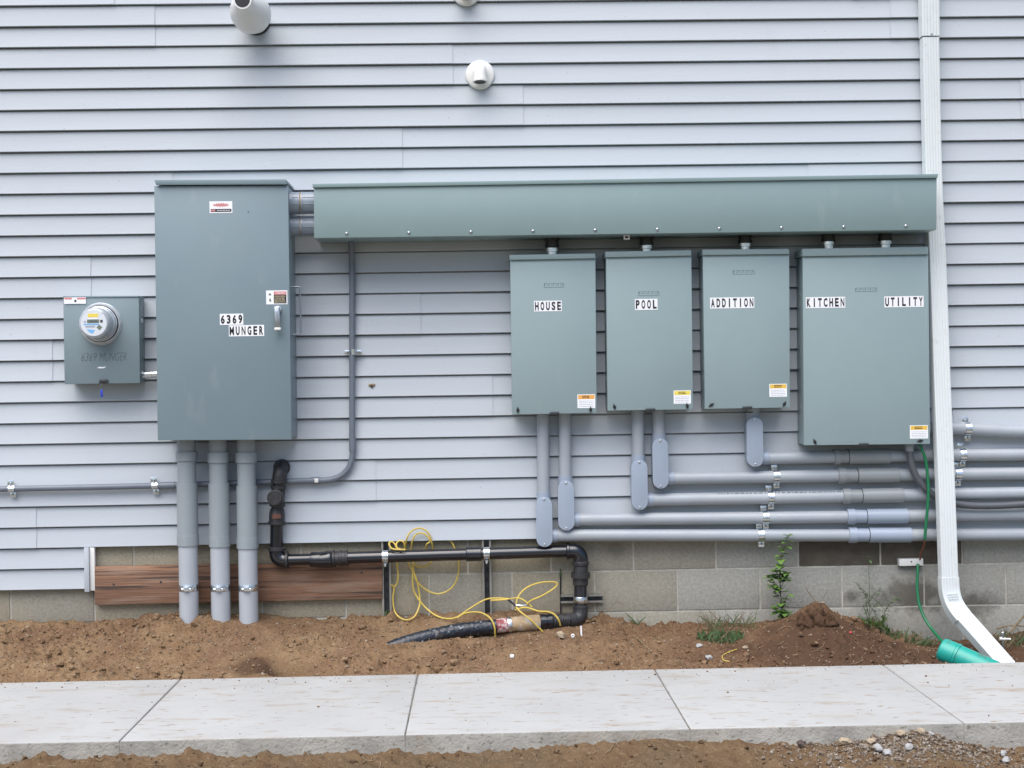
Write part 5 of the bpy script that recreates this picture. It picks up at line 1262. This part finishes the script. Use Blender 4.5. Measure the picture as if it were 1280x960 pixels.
def tuft(px, py, label, nb, h, spread, mt_, seed, mix=0.0, wd_=0.006):
    rn_ = random.Random(seed); b_ = onsoil(px, py); t_ = thing('grass_tuft', label, 'plant', b_)
    g_ = MB(); d_ = MB()
    for i in range(nb):
        an = rn_.uniform(0, 6.28); rr_ = spread*math.sqrt(rn_.random()); x_ = b_.x+math.cos(an)*rr_; y_ = b_.y+math.sin(an)*rr_*0.5; z_ = hsoil(x_, y_)-0.004
        ln = h*rn_.uniform(0.4, 1.1); an = rn_.uniform(0, 6.28); le = rn_.uniform(0.2, 0.9)
        leaf_quad(d_ if rn_.random() < mix else g_, Vector((x_, y_, z_)), (math.cos(an)*le, math.sin(an)*le, 1), (math.sin(an), -math.cos(an), 0.2), ln, wd_*rn_.uniform(0.6, 1.4), rn_.uniform(0.1, 0.6))
    tag(g_.build('blades', M[mt_], t_), kind='stuff')
    if mix: tag(d_.build('dry_blades', M['dry'], t_), kind='stuff')
tuft(900, 800, 'low dark green clump of weeds on the soil left of the mound', 300, 0.065, 0.11, 'leaf2', 1, 0.25, 0.010)
tuft(906, 785, 'dry wispy weeds standing behind the low green clump', 120, 0.13, 0.13, 'leaf2', 2, 0.6, 0.004)
tuft(798, 770, 'single grass tuft against the blocks right of the pipe riser', 7, 0.10, 0.012, 'leaf2', 3, 0.0, 0.006)
tuft(1132, 800, 'straggly green weeds at the foot of the damp blocks', 170, 0.08, 0.14, 'leaf2', 4, 0.45, 0.007)
tuft(1097, 785, 'leafy green base growth between the thin and arching weeds', 110, 0.085, 0.06, 'leaf', 9, 0.15, 0.016)
tuft(1262, 805, 'scrappy grass and dead stems behind the downspout outlet', 150, 0.11, 0.14, 'leaf2', 5, 0.6, 0.006)
tuft(484, 770, 'sparse grass at the foot of the left strut channel', 10, 0.05, 0.02, 'leaf2', 6, 0.0, 0.005)
# twigs
def twig(pts_, label, r=0.003):
    o = MB().tube(spline(pts_, 5), [r]*0 or r, 6).build('twig', M['dry'], loc=pts_[0]); tag(o, label, 'twig', 'twigs near the mound and corner')
twig([at(1020, 752, -0.10), at(1012, 742, -0.09), at(1007, 735, -0.08)], 'thin dark twig leaning left out of the mound', 0.002)
twig([at(1027, 752, -0.09), at(1031, 744, -0.07), at(1034, 738, -0.06)], 'thin twig leaning right out of the mound', 0.0015)
twig([at(752, 770, -0.03), at(764, 759, -0.03), at(771, 752, -0.03), at(780, 757, -0.04)], 'bent grey twig against the blocks right of the riser', 0.0018)
twig([onsoil(796, 798, 0.004), onsoil(802, 806, 0.012), onsoil(808, 812, 0.006), onsoil(812, 816, 0.004)], 'pale curved root lying on soil right of the riser', 0.0028)
twig([at(1246, 786, -0.1), at(1262, 782, -0.12), at(1290, 783, -0.12)], 'pale stick lying along the blocks at the right edge', 0.004)
twig([at(1262, 792, -0.14), at(1271, 780, -0.12), at(1282, 768, -0.1)], 'dark stick propped against the corner block at the right edge', 0.005)
